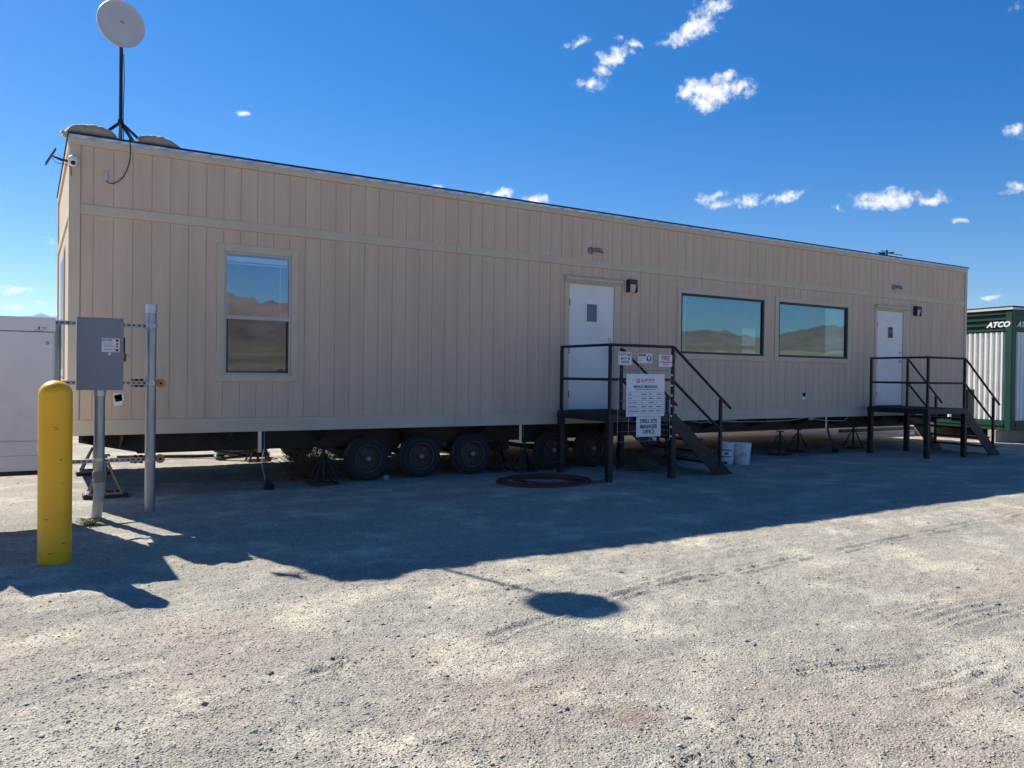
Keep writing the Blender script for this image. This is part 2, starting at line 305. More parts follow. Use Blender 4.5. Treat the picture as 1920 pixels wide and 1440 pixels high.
def ground_mat():
    m = bpy.data.materials.new('gravel_ground'); m.use_nodes = True; t = m.node_tree; n = t.nodes; l = t.links; p = n['Principled BSDF']
    p.inputs['Roughness'].default_value = .95; p.inputs['Specular IOR Level'].default_value = .15
    g = n.new('ShaderNodeNewGeometry')
    def noise(s, d=4, r=.55, typ='n'):
        q = n.new('ShaderNodeTexNoise'); q.inputs['Scale'].default_value = s; q.inputs['Detail'].default_value = d; q.inputs['Roughness'].default_value = r
        l.new(g.outputs['Position'], q.inputs['Vector']); return q.outputs['Fac']
    def ramp(src, stops):
        r = n.new('ShaderNodeValToRGB'); e = r.color_ramp.elements
        while len(e) > 1: e.remove(e[0])
        e[0].position = stops[0][0]; e[0].color = (*stops[0][1], 1)
        for a, c in stops[1:]: k = e.new(a); k.color = (*c, 1)
        l.new(src, r.inputs[0]); return r.outputs[0]
    def mix(f, a, b, mode='MIX'):
        x = n.new('ShaderNodeMix'); x.data_type = 'RGBA'; x.blend_type = mode
        if isinstance(f, float): x.inputs['Factor'].default_value = f
        else: l.new(f, x.inputs['Factor'])
        for k, s in (('A', a), ('B', b)):
            if isinstance(s, tuple): x.inputs[k].default_value = (*s, 1)
            else: l.new(s, x.inputs[k])
        return x.outputs['Result']
    def rng_(src, a, b, c=0., d=1.):
        r = n.new('ShaderNodeMapRange'); r.inputs[1].default_value = a; r.inputs[2].default_value = b; r.inputs[3].default_value = c; r.inputs[4].default_value = d; l.new(src, r.inputs[0]); return r.outputs[0]
    base = ramp(noise(.45, 5, .6), [(.3, (.355, .30, .25)), (.5, (.335, .315, .275)), (.7, (.37, .35, .295))])
    base = mix(rng_(noise(1.6, 6, .65), .50, .68), base, (.53, .50, .40))          # pale caliche fines
    mpn = n.new('ShaderNodeMapping'); mpn.inputs['Rotation'].default_value = (0, 0, -.16); mpn.inputs['Scale'].default_value = (.16, 1.5, 1); l.new(g.outputs['Position'], mpn.inputs[0])
    ln_ = n.new('ShaderNodeTexNoise'); ln_.inputs['Scale'].default_value = 1.1; ln_.inputs['Detail'].default_value = 6; ln_.inputs['Roughness'].default_value = .65; l.new(mpn.outputs[0], ln_.inputs['Vector'])
    base = mix(1., base, ramp(ln_.outputs['Fac'], [(.32, (.80, .80, .82)), (.5, (1., 1., 1.)), (.66, (1.16, 1.14, 1.08))]), 'MULTIPLY')
    base = mix(rng_(noise(.9, 6, .6), .56, .72, 0, .65), base, (.27, .26, .24))      # grey gravel patches
    sp = ramp(noise(135, 3, .6), [(.28, (.55, .55, .56)), (.42, (.97, .97, .97)), (.6, (1.05, 1.04, 1.0)), (.75, (1.35, 1.32, 1.25))])
    base = mix(1., base, sp, 'MULTIPLY')
    vo = n.new('ShaderNodeTexVoronoi'); vo.inputs['Scale'].default_value = 88; l.new(g.outputs['Position'], vo.inputs['Vector'])
    vc = n.new('ShaderNodeSeparateColor'); l.new(vo.outputs['Color'], vc.inputs[0])
    base = mix(1., base, ramp(vc.outputs[0], [(0., (.66, .67, .70)), (.22, (.93, .93, .93)), (.7, (1.05, 1.03, 1.)), (1., (1.3, 1.25, 1.2))]), 'MULTIPLY')
    # rust stain in the foreground
    sx = n.new('ShaderNodeVectorMath'); sx.operation = 'DISTANCE'; l.new(g.outputs['Position'], sx.inputs[0]); st = on(1185, 1345, 2, 0); sx.inputs[1].default_value = st
    dn = n.new('ShaderNodeMath'); dn.operation = 'MULTIPLY_ADD'; l.new(noise(14, 4), dn.inputs[0]); dn.inputs[1].default_value = .34; l.new(sx.outputs['Value'], dn.inputs[2])
    base = mix(rng_(dn.outputs[0], .34, .20, 0, .45), base, (.24, .13, .08))
    # far land: sage and dry grass
    ln = n.new('ShaderNodeVectorMath'); ln.operation = 'LENGTH'; l.new(g.outputs['Position'], ln.inputs[0])
    sage = ramp(noise(.012, 6, .6), [(.35, (.19, .165, .11)), (.5, (.29, .24, .165)), (.65, (.36, .30, .20))])
    base = mix(rng_(ln.outputs['Value'], 45, 130), base, sage)
    l.new(base, p.inputs['Base Color'])
    b1 = n.new('ShaderNodeBump'); b1.inputs['Distance'].default_value = .009; b1.inputs['Strength'].default_value = 1; l.new(noise(48, 5, .7), b1.inputs['Height'])
    b2 = n.new('ShaderNodeBump'); b2.inputs['Distance'].default_value = .004; b2.inputs['Strength'].default_value = 1; b2.invert = True; l.new(vo.outputs['Distance'], b2.inputs['Height']); l.new(b1.outputs[0], b2.inputs['Normal'])
    l.new(b2.outputs[0], p.inputs['Normal']); return m
GM = ground_mat()
gme = grid_mesh('ground', GX, GY, GZ); gme.materials.append(GM)
ground = bpy.data.objects.new('ground', gme); COL.objects.link(ground); ground['kind'] = 'structure'

def mountains(name, az0, az1, dist, prof, seed, depth, mtl, foot=0.):
    naz, nr = 320, 26; a = np.linspace(az0, az1, naz); r = np.linspace(0, 1, nr); A_, R_ = np.meshgrid(a, r, indexing='ij')
    D = dist*(1+depth*R_); X = D*np.sin(A_); Y = D*np.cos(A_)
    H = np.interp(A_, [p[0] for p in prof], [p[1] for p in prof])*dist
    k = np.sin(np.clip(R_*1.0, 0, 1)*PI)**.8*np.where(R_ < .5, 1, 1)
    rid = 1-np.abs(vnoise(X, Y, dist*.09, seed)*2)*.9; rid2 = 1-np.abs(vnoise(X, Y, dist*.035, seed+1)*2)
    Z = k*H*(.62+.25*rid+.14*rid2)+vnoise(X, Y, dist*.012, seed+2)*H*.06*k+foot-40*(1-k)
    me = grid_mesh(name, X, Y, Z); me.materials.append(mtl); o = bpy.data.objects.new(name, me); COL.objects.link(o); o['kind'] = 'structure'; return o
HILL = mat('sagebrush_hillside', (.19, .14, .115), .95, 0, .35, .006, 0, dirt=(.10, .09, .065), dirt_s=.02)
D2 = math.radians
# ranges behind the camera, seen only in the window glass, and a far range beyond the plain
mountains('near_hills', D2(90), D2(240), 3400, [(D2(90), .09), (D2(112), .125), (D2(118), .085), (D2(126), .070), (D2(129), .058), (D2(131), .052), (D2(134.6), .069), (D2(137), .064), (D2(142), .08), (D2(150), .09), (D2(160), .105), (D2(164), .112), (D2(166.2), .096), (D2(168.5), .122), (D2(174), .15), (D2(181), .10), (D2(190), .13), (D2(205), .18), (D2(240), .08)], 31, .8, HILL, 80)
FARH = mat('hazed_mountain_rock', (.08, .10, .14), .95, 0, .2, .002)  # dark rock with some of the blue distance haze put into its colour
mountains('far_mountains', D2(-60), D2(95), 14000, [(D2(-60), .05), (D2(-8), .066), (D2(-3.0), .078), (D2(-1.2), .070), (D2(.0), .073), (D2(2.), .075), (D2(4.), .064), (D2(6), .07), (D2(30), .05), (D2(95), .04)], 77, .5, FARH, 60)

# loose stones
def stones(name, n, fx, smin, smax, seed, colr, kind='stuff', pts=None):
    r = np.random.default_rng(seed)
    if pts is None:
        # uniform over the visible wedge in front of the camera, more of them near
        az = r.uniform(-.62, .62, n)+yaw; d = 2.6+fx*r.random(n)**1.7
        px = O.x+d*np.sin(az)/np.cos(az-yaw); py = O.y+d*np.cos(az)/np.cos(az-yaw)
    else: px, py = pts; n = len(px)
    keep = (py < -.02) | (r.random(n) < .5); px = px[keep]; py = py[keep]; n = len(px)
    s = smin*np.exp(r.random(n)**2.6*math.log(smax/smin))
    pz = near_h(px, py)+far_h(px, py)
    base = np.array([(1,0,0),(0,1,0),(-1,0,0),(0,-1,0),(0,0,1),(0,0,-1)], float)
    V = base[None]*r.uniform(.65, 1.2, (n, 6, 1))+r.normal(0, .16, (n, 6, 3)); V[:, :, 2] *= r.uniform(.35, .65, (n, 1))
    a = r.uniform(0, 2*PI, n); c, sn = np.cos(a), np.sin(a)
    X = V[..., 0]*c[:, None]-V[..., 1]*sn[:, None]; Y = V[..., 0]*sn[:, None]+V[..., 1]*c[:, None]
    P = np.stack([X*s[:, None]+px[:, None], Y*s[:, None]+py[:, None], V[..., 2]*s[:, None]+pz[:, None]+.08*s[:, None]], -1)
    F = np.array([(0,1,4),(1,2,4),(2,3,4),(3,0,4),(1,0,5),(2,1,5),(3,2,5),(0,3,5)])
    q = (F[None]+np.arange(n)[:, None, None]*6).reshape(-1)
    me = bpy.data.meshes.new(name); me.vertices.add(n*6); me.vertices.foreach_set('co', P.astype(np.float32).ravel())
    me.loops.add(q.size); me.loops.foreach_set('vertex_index', q.astype(np.int32)); me.polygons.add(q.size//3); me.polygons.foreach_set('loop_start', np.arange(0, q.size, 3, dtype=np.int32)); me.update(calc_edges=True)
    col = np.repeat(r.choice(len(colr), n, p=np.array([c[1] for c in colr])/sum(c[1] for c in colr)), 6); pal = np.array([c[0] for c in colr])
    cc_ = np.concatenate([pal[col]*np.repeat(r.uniform(.75, 1.25, (n, 1)), 6, 0), np.ones((n*6, 1))], 1)
    ca = me.color_attributes.new('tone', 'FLOAT_COLOR', 'POINT'); ca.data.foreach_set('color', cc_.astype(np.float32).ravel())
    m = bpy.data.materials.new(name+'_rock'); m.use_nodes = True; p = m.node_tree.nodes['Principled BSDF']; p.inputs['Roughness'].default_value = .9; p.inputs['Specular IOR Level'].default_value = .2
    at = m.node_tree.nodes.new('ShaderNodeAttribute'); at.attribute_name = 'tone'; m.node_tree.links.new(at.outputs['Color'], p.inputs['Base Color'])
    me.materials.append(m); o = bpy.data.objects.new(name, me); COL.objects.link(o); o['kind'] = kind; return o
PAL = [((.42, .37, .30), .5), ((.25, .25, .25), .25), ((.58, .53, .42), .2), ((.16, .165, .18), .025), ((.40, .28, .21), .02)]
stones('gravel', 130000, 11, .003, .0085, 11, PAL)
stones('loose_pebbles', 1100, 9, .007, .015, 12, [((.42, .40, .36), .55), ((.17, .175, .19), .25), ((.55, .52, .46), .2)])

stones('scattered_stones', 260, 9, .010, .028, 13, [((.20, .20, .21), .6), ((.40, .37, .32), .3), ((.30, .22, .17), .1)])

# ------------------------------------------------------------------ the office trailer
L, WD = 18.288, 3.86
ZS0, ZS1, ZB0, ZB1, ZE0, ZE1 = .738, .913, 3.247, 3.357, 4.02, 4.135
tr = thing('office_trailer', 'long beige wooden-sided site office trailer parked on its wheels', 'office trailer', (L/2, WD/2, 0))
holes_w = [(1.575, 2.575, 1.365, 3.07), (9.19, 11.47, 1.815, 3.06), (11.69, 14.0, 1.825, 3.055)]
fr_w = [(1.665, 2.49, 1.45, 2.975), (9.275, 11.39, 1.912, 2.965), (11.795, 13.89, 1.915, 2.965)]
doors = [(6.80, 7.915, .913, 3.05, 6.89, 7.79, .962, 2.96), (14.79, 15.92, .913, 3.06, 14.875, 15.79, .962, 2.965)]
cuts = holes_w+[d[:4] for d in doors]
def wall(mb, x0, x1, z0, z1, y0, y1, hs_):
    hs_ = [h for h in hs_ if h[0] < x1 and h[1] > x0 and h[2] < z1 and h[3] > z0]
    if not hs_: return mb.box(x0, x1, y0, y1, z0, z1)
    xs = sorted({x0, x1, *[min(max(h[0], x0), x1) for h in hs_], *[min(max(h[1], x0), x1) for h in hs_]})
    for a, b in zip(xs, xs[1:]):
        if b-a < 1e-5: continue
        m = (a+b)/2; iv = sorted([(max(h[2], z0), min(h[3], z1)) for h in hs_ if h[0] < m < h[1]]); z = z0
        for p, q in iv:
            if p > z+1e-5: mb.box(a, b, y0, y1, z, p)
            z = max(z, q)
        if z < z1-1e-5: mb.box(a, b, y0, y1, z, z1)
    return mb
# shell
put('wall_front', wall(MB(), .02, L-.02, ZS0+.01, ZE1-.02, .006, .10, fr_w), GROOVE, tr)
put('wall_back', MB().box(.02, L-.02, WD-.1, WD, ZS0+.01, ZE1-.02), TRIM, tr)
put('wall_end', MB().box(L-.10, L, .102, WD-.102, ZS0+.01, ZE1-.02), SIDE, tr)
put('wall_end', MB().box(.012, .10, .102, WD-.102, ZS0+.01, ZE1-.02), GROOVE, tr)
put('floor', MB().box(.1, L-.1, .1, WD-.1, ZS0+.01, ZS1), INNER, tr)
put('ceiling', MB().box(.1, L-.1, .1, WD-.1, 3.25, 3.3), INNER, tr)
for xp in (4.9, 8.6, 14.4): put('partition', MB().box(xp, xp+.08, .103, WD-.103, ZS1+.002, 3.248), INNER, tr)
# siding boards
xg = [.10]+[.2292+.2032*k for k in range(89)]+[L-.09]
xg = [x for x in xg if x <= L-.09+1e-6]
shared = {}
for (z0, z1) in ((ZS1+.003, ZB0-.003), (ZB1+.003, ZE0-.003)):
    for kb, (a, b) in enumerate(zip(xg, xg[1:])):
        if b-a < .03: continue
        x0, x1 = a+(.0050 if kb % 6 == 1 else .0034), b-.0034
        cut = any(h[0] < x1 and h[1] > x0 and h[3] > z0 for h in cuts) and z0 < 3
        key = (round(x1-x0, 4), z0, round(x0-a, 4))
        if cut:                       # boards interrupted by an opening: each remaining length is its own board
            w_ = wall(MB(), x0, x1, z0, z1, 0., .010, cuts)
            for i in range(0, len(w_.v), 8):
                q = MB(); q.add(w_.v[i:i+8], [(0,3,2,1),(4,5,6,7),(0,1,5,4),(1,2,6,5),(2,3,7,6),(3,0,4,7)])
                put('siding_board', q, SIDE, tr, loc=w_.v[i])
            continue
        if key not in shared:
            me = MB().box(x0, x1, 0., .010, z0, z1).mesh('siding_board', (a, 0, z0)); me.materials.append(SIDE); shared[key] = me
        put('siding_board', None, None, tr, (a, 0, z0), mesh=shared[key])
# end siding (its boards are about a pixel wide from here)
es = MB()
for k in range(19):
    ya = .08+k*.2032; yb = min(ya+.195, WD-.06)
    if yb-ya < .03: continue
    for z0, z1 in ((ZS1, ZB0), (ZB1, ZE0)):
        if z0 < 2 and yb > 1.45 and ya < 2.55:
            es.box(.0, .0115, ya, yb, z0, 1.36); es.box(.0, .0115, ya, yb, 3.07, z1)
        else: es.box(.0, .0115, ya, yb, z0, z1)
tag(put('end_siding', es, SIDE, tr), kind='stuff')
def trimbox(x0, x1, z0, z1, y=-.018, name='trim_board', parent=None): return put(name, MB().box(x0, x1, y, .0118, z0, z1), TRIM, parent or tr, bevel=.002)
# skirt, belt, fascia in lengths
for a, b in ((0, 4.87), (4.874, 9.744), (9.748, 14.618), (14.622, L)):
    trimbox(a, b, ZS0, ZS1, -.020, 'skirt_board'); trimbox(a if a else .098, b if b < L else L-.088, ZB0, ZB1, -.016, 'belt_board'); trimbox(a, b, ZE0, ZE1-.02, -.022, 'fascia_board')
for a, b in ((0, .096), (L-.086, L)): trimbox(a, b, ZS1+.001, ZE0-.001, -.020, 'corner_board')
for x0 in (-.018,):
    put('corner_board', MB().box(x0, .0, -.02, .09, ZS0, ZE0), TRIM, tr); put('corner_board', MB().box(x0, .0, WD-.09, WD+.01, ZS0, ZE0), TRIM, tr)
    put('belt_board', MB().box(x0+.002, .0, .091, WD-.091, ZB0, ZB1), TRIM, tr); put('fascia_board', MB().box(x0-.004, .0, -.02, WD+.02, ZE0+.001, ZE1-.02), TRIM, tr)
    put('skirt_board', MB().box(x0+.002, .0, .091, WD-.091, ZS0, ZS1), TRIM, tr)
put('end_window', MB().box(-.014, .006, 1.5, 2.5, 1.40, 3.02), VINYL, tr); ORG['x'] = Vector()
put('end_window_pane', MB().box(-.017, -.0145, 1.58, 2.42, 1.5, 2.94), GLASS_C, tr)
# roof edge: crinkled silver tape under a black membrane lip
fl = MB(); nseg = 220; prevp = None; rr = random.Random(3)
pts = []
for i in range(nseg+1):
    x = -.02+(L+.04)*i/nseg; w = rr.uniform(-.004, .004) if i % 3 else -.010
    pts.append((x, -.032+w*.6, ZE1-.040+w)); 
vs = [];
for (x, y, z) in pts: vs += [(x, y, z), (x, -.034, ZE1-.008), (x, .02, ZE1-.002)]
fl.add(vs, [(i*3+j, (i+1)*3+j, (i+1)*3+j+1, i*3+j+1) for i in range(nseg) for j in (0, 1)])
put('roof_tape', fl, FLASH, tr)
put('roof', MB().box(-.035, L+.035, -.040, WD+.04, ZE1-.004, ZE1+.016), ROOFM, tr, bevel=.004)
# windows
def quad(x0, x1, z0, z1, y): return MB().add([(x0, y, z0), (x1, y, z0), (x1, y, z1), (x0, y, z1)], [(0, 1, 2, 3)])
def window(i, pane_mats, fw=.04, frame=BRONZE, mid=None):
    X0, X1, Z0, Z1 = holes_w[i]; a, b, c, d = fr_w[i]
    wdw = put('window', MB().box(a, a+fw, -.006, .05, c, d).box(b-fw, b, -.006, .05, c, d).box(a+fw, b-fw, -.006, .05, d-fw, d).box(a+fw, b-fw, -.006, .05, c, c+fw), frame, tr, loc=((a+b)/2, 0, c), bevel=.003)
    for (p, q, r, s) in ((X0, a, Z0+.085, Z1), (b, X1, Z0+.085, Z1), (a, b, d, Z1), (X0, X1, Z0, c)):
        r2 = r if (p, q) != (X0, a) and (p, q) != (b, X1) else c
        put('trim_board', MB().box(p+.0008, q-.0008, -.020, .0118, r2+.0008, s-.0008), TRIM, wdw, bevel=.002)
    if mid:
        put('sash', MB().box(a+fw, b-fw, -.002, .045, mid-.022, mid+.022), frame, wdw, bevel=.002)
        put('pane', quad(a+fw, b-fw, mid+.022, d-fw, .020), pane_mats[0], wdw)
        put('screen_frame', MB().box(a+fw, a+fw+.022, .000, .02, c+fw, mid-.022).box(b-fw-.022, b-fw, .000, .02, c+fw, mid-.022).box(a+fw, b-fw, .0, .02, c+fw, c+fw+.02), BRONZE, wdw)
        put('pane', quad(a+fw, b-fw, c+fw, mid-.022, .022), pane_mats[1], wdw)
    else: put('pane', quad(a+fw, b-fw, c+fw, d-fw, .022), pane_mats[0], wdw)
    return wdw
w1 = window(0, (GLASS_C, GLASS_S), .028, VINYL, 2.165)
w2 = window(1, (GLASS_T,)); w3 = window(2, (GLASS_T,))
put('blind_rail', MB().box(1.70, 2.455, .06, .10, 2.87, 2.93).box(1.70, 2.455, .055, .11, 2.84, 2.85), BLIND, w1)
bl = MB()
for k in range(44): bl.obox((1.715, .085, 2.03+k*.0125), (.045, .03, .003), (.3, 0, 0))
put('blind_slats', bl, BLIND, w1)
put('blind_wand', MB().tube([(2.37, .07, 2.84), (2.37, .07, 2.30)], .005, 6), BLIND, w1)
put('blind_stack', MB().box(9.33, 9.35, .07, .10, 2.0, 2.55), BLIND, w2)
for n_, (u0, u1, v0_, v1_) in {'notice_paper': (1391, 1416, 615, 649)}.items():
    p0 = on(u0, v0_, 1, .05); p1 = on(u1, v1_, 1, .05)
    put(n_, MB().box(p0.x, p1.x, .045, .047, p1.z, p0.z), BLIND, w2)
put('notice_paper', MB().box(p0.x, p1.x, .045, .047, 1.955, p1.z-.07), BLIND, w2)
put('blind_stack', MB().box(9.66, 9.68, .30, .33, 1.95, 2.94), BLIND, w2)
p0 = on(1548, 578, 1, .06); p1 = on(1588, 668, 1, .06)
put('roller_screen', MB().box(p0.x, 13.84, .06, .063, 1.99, 2.92), BLIND, w3); put('screen_rail', MB().box(p0.x-.02, 13.84, .05, .075, 1.96, 1.985), BRONZE, w3)
# doors
def door(d, second):
    X0, X1, Z0, Z1, a, b, c, e = d
    dr = put('door', MB().box(a+.004, b-.004, -.004, .03, c, e-.004), DOORW, tr, loc=((a+b)/2, 0, c), bevel=.003)
    for (p, q, r, s) in ((X0, a-.002, Z0, e+.02), (b+.002, X1, Z0, e+.02), (X0, X1, e+.021, Z1)):
        put('trim_board', MB().box(p+.0005, q-.0005, -.018, .0118, r+.001, s-.001), TRIM, dr, bevel=.002)
    put('door_jamb', MB().box(a-.001, a+.003, -.01, .0118, c, e+.019).box(b-.003, b+.001, -.01, .0118, c, e+.019).box(a+.003, b-.003, -.01, .0118, e-.003, e+.019), VINYL, dr)
    hood = [(X0-.01, -.02), (X0-.01, -.07)]
    hd = MB(); 
    prof = [(-.018, Z1-.035), (-.060, Z1-.045), (-.085, Z1-.025), (-.080, Z1+.005), (-.055, Z1+.024), (-.0185, Z1+.03)]
    n = len(prof); vs = [(X0-.005, y, z) for y, z in prof]+[(X1+.0, y, z) for y, z in prof]
    hd.add(vs, [tuple(range(n)), tuple(range(2*n-1, n-1, -1))]+[(i, i+n, (i+1) % n+n, (i+1) % n) for i in range(n)])
    put('rain_hood', hd, TRIM, dr)
    put('threshold', MB().box(a, b, -.03, .0118, Z0+.001, c-.003), CHASSIS, dr)
    cx = (a+b)/2
    if not second: q0, q1, r0, r1 = cx-.135, cx+.125, 2.34, 2.68
    else: q0, q1, r0, r1 = cx-.11, cx+.12, 2.37, 2.66
    lf = put('lite_frame', MB().box(q0, q0+.03, -.014, -.0045, r0, r1).box(q1-.03, q1, -.014, -.0045, r0, r1).box(q0+.03, q1-.03, -.014, -.0045, r1-.03, r1).box(q0+.03, q1-.03, -.014, -.0045, r0, r0+.03), DOORW, dr, bevel=.002)
    put('pane', MB().box(q0+.03, q1-.03, -.011, -.0045, r0+.03, r1-.03), mat('dark_reflective_glass', (.03, .05, .065), .06, 0, .02, 3, spec=1.0) if not second else mat('dark_door_glass', (.015, .015, .02), .08, 0, .02), lf)
    if second: put('notice_card', MB().box(q0+.06, q1-.06, -.0135, -.0115, r0+.13, r0+.20), INKGR, lf)
    kn = MB().lathe([(.032, -.0), (.032, -.008), (.012, -.012), (.012, -.035), (.026, -.045), (.03, -.058), (.024, -.070), (.008, -.076)], (b-.075, -.004, 1.905), 1, 16)
    put('knob', kn, GALVP, dr, smooth=True)
    put('deadbolt', MB().lathe([(.030, 0), (.030, -.012), (.02, -.018)], (b-.075, -.004, 2.09), 1, 16), GALVP, dr, smooth=True)
    for z in (2.66, 1.9, 1.2): put('hinge', MB().box(a-.004, a+.012, -.018, -.0045, z-.055, z+.055), BRONZE, dr)
    return dr
door(doors[0], False); door(doors[1], True)
# wall lamps, flood heads
for cx, zt in ((8.134, 3.10), (16.26, 3.125)):
    wl = put('wall_lamp', MB().prism([(cx-.085, zt), (cx-.085, zt-.21), (cx-.07, zt-.21), (cx-.07, zt-.075), (cx+.07, zt-.075), (cx+.07, zt-.21), (cx+.085, zt-.21), (cx+.085, zt)], -.095, -.001).box(cx-.07, cx+.07, -.02, -.001, zt-.2, zt-.076), BRONZE, tr, loc=(cx, 0, zt-.21), bevel=.004)
    g_ = MB(); g_.add([(cx-.066, -.088, zt-.078), (cx+.066, -.088, zt-.078), (cx+.066, -.055, zt-.205), (cx-.066, -.055, zt-.205), (cx-.066, -.0205, zt-.078), (cx+.066, -.0205, zt-.078), (cx+.066, -.0205, zt-.205), (cx-.066, -.0205, zt-.205)],
           [(0, 1, 2, 3), (7, 6, 5, 4), (0, 4, 5, 1), (1, 5, 6, 2), (2, 6, 7, 3), (3, 7, 4, 0)])
    put('lamp_glass', g_, CLEAR, wl, bevel=.004)
for (u, v) in ((1107, 470), (1675, 539)):
    c = on(u, v, 1, 0)
    fh = put('flood_head', MB().lathe([(.055, -.0005), (.055, -.02), (.03, -.035), (.012, -.04)], c, 1, 18), mat('grey_lamp_housing', (.22, .23, .25), .5, .3), tr, loc=c, smooth=True)
    put('lamp_neck', MB().tube([(c.x, -.03, c.z), (c.x+.05, -.07, c.z+.012), (c.x+.12, -.09, c.z+.006), (c.x+.19, -.09, c.z-.03)], [.016, .03, .036, .012], 10), MAT['grey_lamp_housing'], fh, smooth=True)
# chassis
for yb in (.46, 3.30):
    fl = .1
    put('main_beam', MB().prism([(.12, .726), (.12, .62), (.75, .485), (17.6, .485), (18.1, .60), (18.1, .726)], yb, yb+.012)
        .box(.75, 17.6, yb-.05, yb+.06, .472, .486).box(.12, 18.1, yb-.05, yb+.06, .712, .726), CHASSIS, tr)
for k in range(15):
    x = .55+k*1.22
    put('outrigger', MB().prism([(x, .73), (x, .735), (x+.008, .735), (x+.008, .73)], .02, .05).add(
        [(x, .03, .735), (x, .03, .68), (x, .448, .53), (x, .448, .735), (x+.008, .03, .735), (x+.008, .03, .68), (x+.008, .448, .53), (x+.008, .448, .735)],
        [(0, 1, 2, 3), (7, 6, 5, 4), (0, 4, 5, 1), (1, 5, 6, 2), (2, 6, 7, 3), (3, 7, 4, 0)]), CHASSIS, tr)
for k in range(8): put('cross_member', MB().box(.9+k*2.3, .96+k*2.3, .53, 3.29, .60, .72), CHASSIS, tr)
put('belly_sheet', MB().box(.03, L-.03, .03, WD-.03, .737, .742), ROOFM, tr)
put('end_bracket', MB().add([(.13, -.0, .70), (.24, .30, .60), (.3, .46, .60), (.15, .0, .735), (.26, .30, .735), (.31, .46, .735)], [(0, 1, 4, 3), (1, 2, 5, 4), (0, 3, 5, 2)]), RUSTST, tr)
# wheels
WX = [3.64, 4.45, 5.29, 6.77, 7.56]
def wheel(x, y, side):
    c = (x, y, .305); s = side
    ty = put('wheel', MB().lathe([(.17, .03*s), (.215, .0*s), (.262, -.004*s), (.292, .012*s), (.306, .035*s), (.308, .06*s), (.302, .062*s), (.308, .066*s), (.310, .10*s), (.304, .104*s), (.310, .108*s), (.308, .145*s), (.296, .185*s), (.24, .205*s), (.18, .19*s)], c, 1, 40, cap=False), RUBBER, tr, loc=c, smooth=True, sharp=50)
    put('rim', MB().lathe([(.195, .006*s), (.185, .012*s), (.175, .05*s), (.150, .07*s), (.105, .06*s), (.07, .055*s), (.055, .03*s), (.001, .03*s)], c, 1, 28, cap=False), RIM, ty, smooth=True)
    lug = MB()
    for k in range(5): lug.lathe([(.012, .052*s), (.012, .035*s), (.004, .03*s)], (x+.088*math.cos(k*2*PI/5), y, c[2]+.088*math.sin(k*2*PI/5)), 1, 6)
    put('lug_nuts', lug, mat('dull_lug_steel', (.22, .2, .18), .6, .2), ty)
    td = MB()
    for k in range(60):
        a0, a1 = 2*PI*k/60, 2*PI*(k+.72)/60; q = []
        for rr_, yy in ((.300, .030), (.3135, .050), (.3135, .150), (.300, .178)):
            for a_ in (a0, a1): q.append((x+rr_*math.cos(a_), y+yy*s, c[2]+rr_*math.sin(a_)))
        td.add(q, [(0, 1, 3, 2), (2, 3, 5, 4), (4, 5, 7, 6)])
    put('tread', td, TREAD, ty)
    put('rim_lip', MB().lathe([(.196, .005*s), (.190, -.002*s), (.184, .006*s)], c, 1, 32, cap=False), mat('pale_rim_lip', (.20, .18, .165), .6, .2), ty, smooth=True)
    put('hub_cap', MB().lathe([(.034, .031*s), (.034, -.005*s), (.026, -.016*s), (.001, -.018*s)], c, 1, 16, cap=False), mat('dusty_hub_cap', (.32, .31, .30), .7, .1), ty, smooth=True)
    return ty
wp = wheel(WX[0], .17, 1)
for x in WX[1:]: copy_tree(wp, loc=Vector((x, .17, .305))-ORG[tr.name], parent=tr)
wq = wheel(WX[0], WD-.17, -1)
for x in WX[1:]: copy_tree(wq, loc=Vector((x, WD-.17, .305))-ORG[tr.name], parent=tr)
for x in WX: put('axle', MB().tube([(x, .3, .30), (x, WD-.3, .30)], .038, 8), CHASSIS, tr)
for a, b in zip(WX, WX[1:]):
    m_ = (a+b)/2; put('spring_hanger', MB().box(m_-.05, m_+.05, .44, .50, .33, .471).tube([(a, .47, .36), (m_, .47, .41), (b, .47, .36)], .022, 6), CHASSIS, tr)
# wiring below the skirt
wr = MB().tube([on(u, v, 1, -.005) for u, v in ((1352, 789), (1375, 791), (1440, 790), (1480, 788.5), (1500, 785), (1513, 782))], .008, 6)
wr.tube([on(u, v, 1, -.005) for u, v in ((1297, 790), (1315, 793), (1330, 790), (1345, 787), (1380, 788), (1382, 783))], .006, 6)
wr.tube([on(u, v, 1, -.005) for u, v in ((1520, 783), (1535, 787), (1560, 789), (1583, 789), (1590, 781))], .007, 6)
put('underfloor_wiring', wr, WCABLE, tr, smooth=True)
put('junction_box', MB().box(*sorted((on(1517, 0+784, 1, -.01).x, on(1524, 784, 1, -.01).x)), -.03, .01, .69, .737), PVC, tr)
put('junction_box', MB().box(*sorted((on(1330, 789, 1, -.01).x, on(1337, 789, 1, -.01).x)), -.03, .01, .68, .737), PVC, tr)
# taped outlets
def outlet(u, v, label, tilt, k=1.):
    c = on(u, v, 1, -.001); o = thing('taped_outlet', label, 'outlet', (c.x, 0, c.z)); 
    put('tape_patch', MB().obox((c.x, -.003, c.z), (.07*k, .004, .11*k), (0, tilt, 0)).obox((c.x+.015, -.0035, c.z+.02), (.075*k, .003, .06*k), (0, tilt-.15, 0)), SIGNW, o)
    put('outlet_plug', MB().lathe([(.013, -.004), (.012, -.016), (.004, -.018)], (c.x-.01, 0, c.z), 1, 12), INKB, o)
outlet(221, 749, 'white tape patch round a dark plug, low on the siding beside the grey conduit', -.1, 1.3)
outlet(1507, 742, 'small tilted white tape patch low on the siding under the right-hand wide window', .25, 1.35)

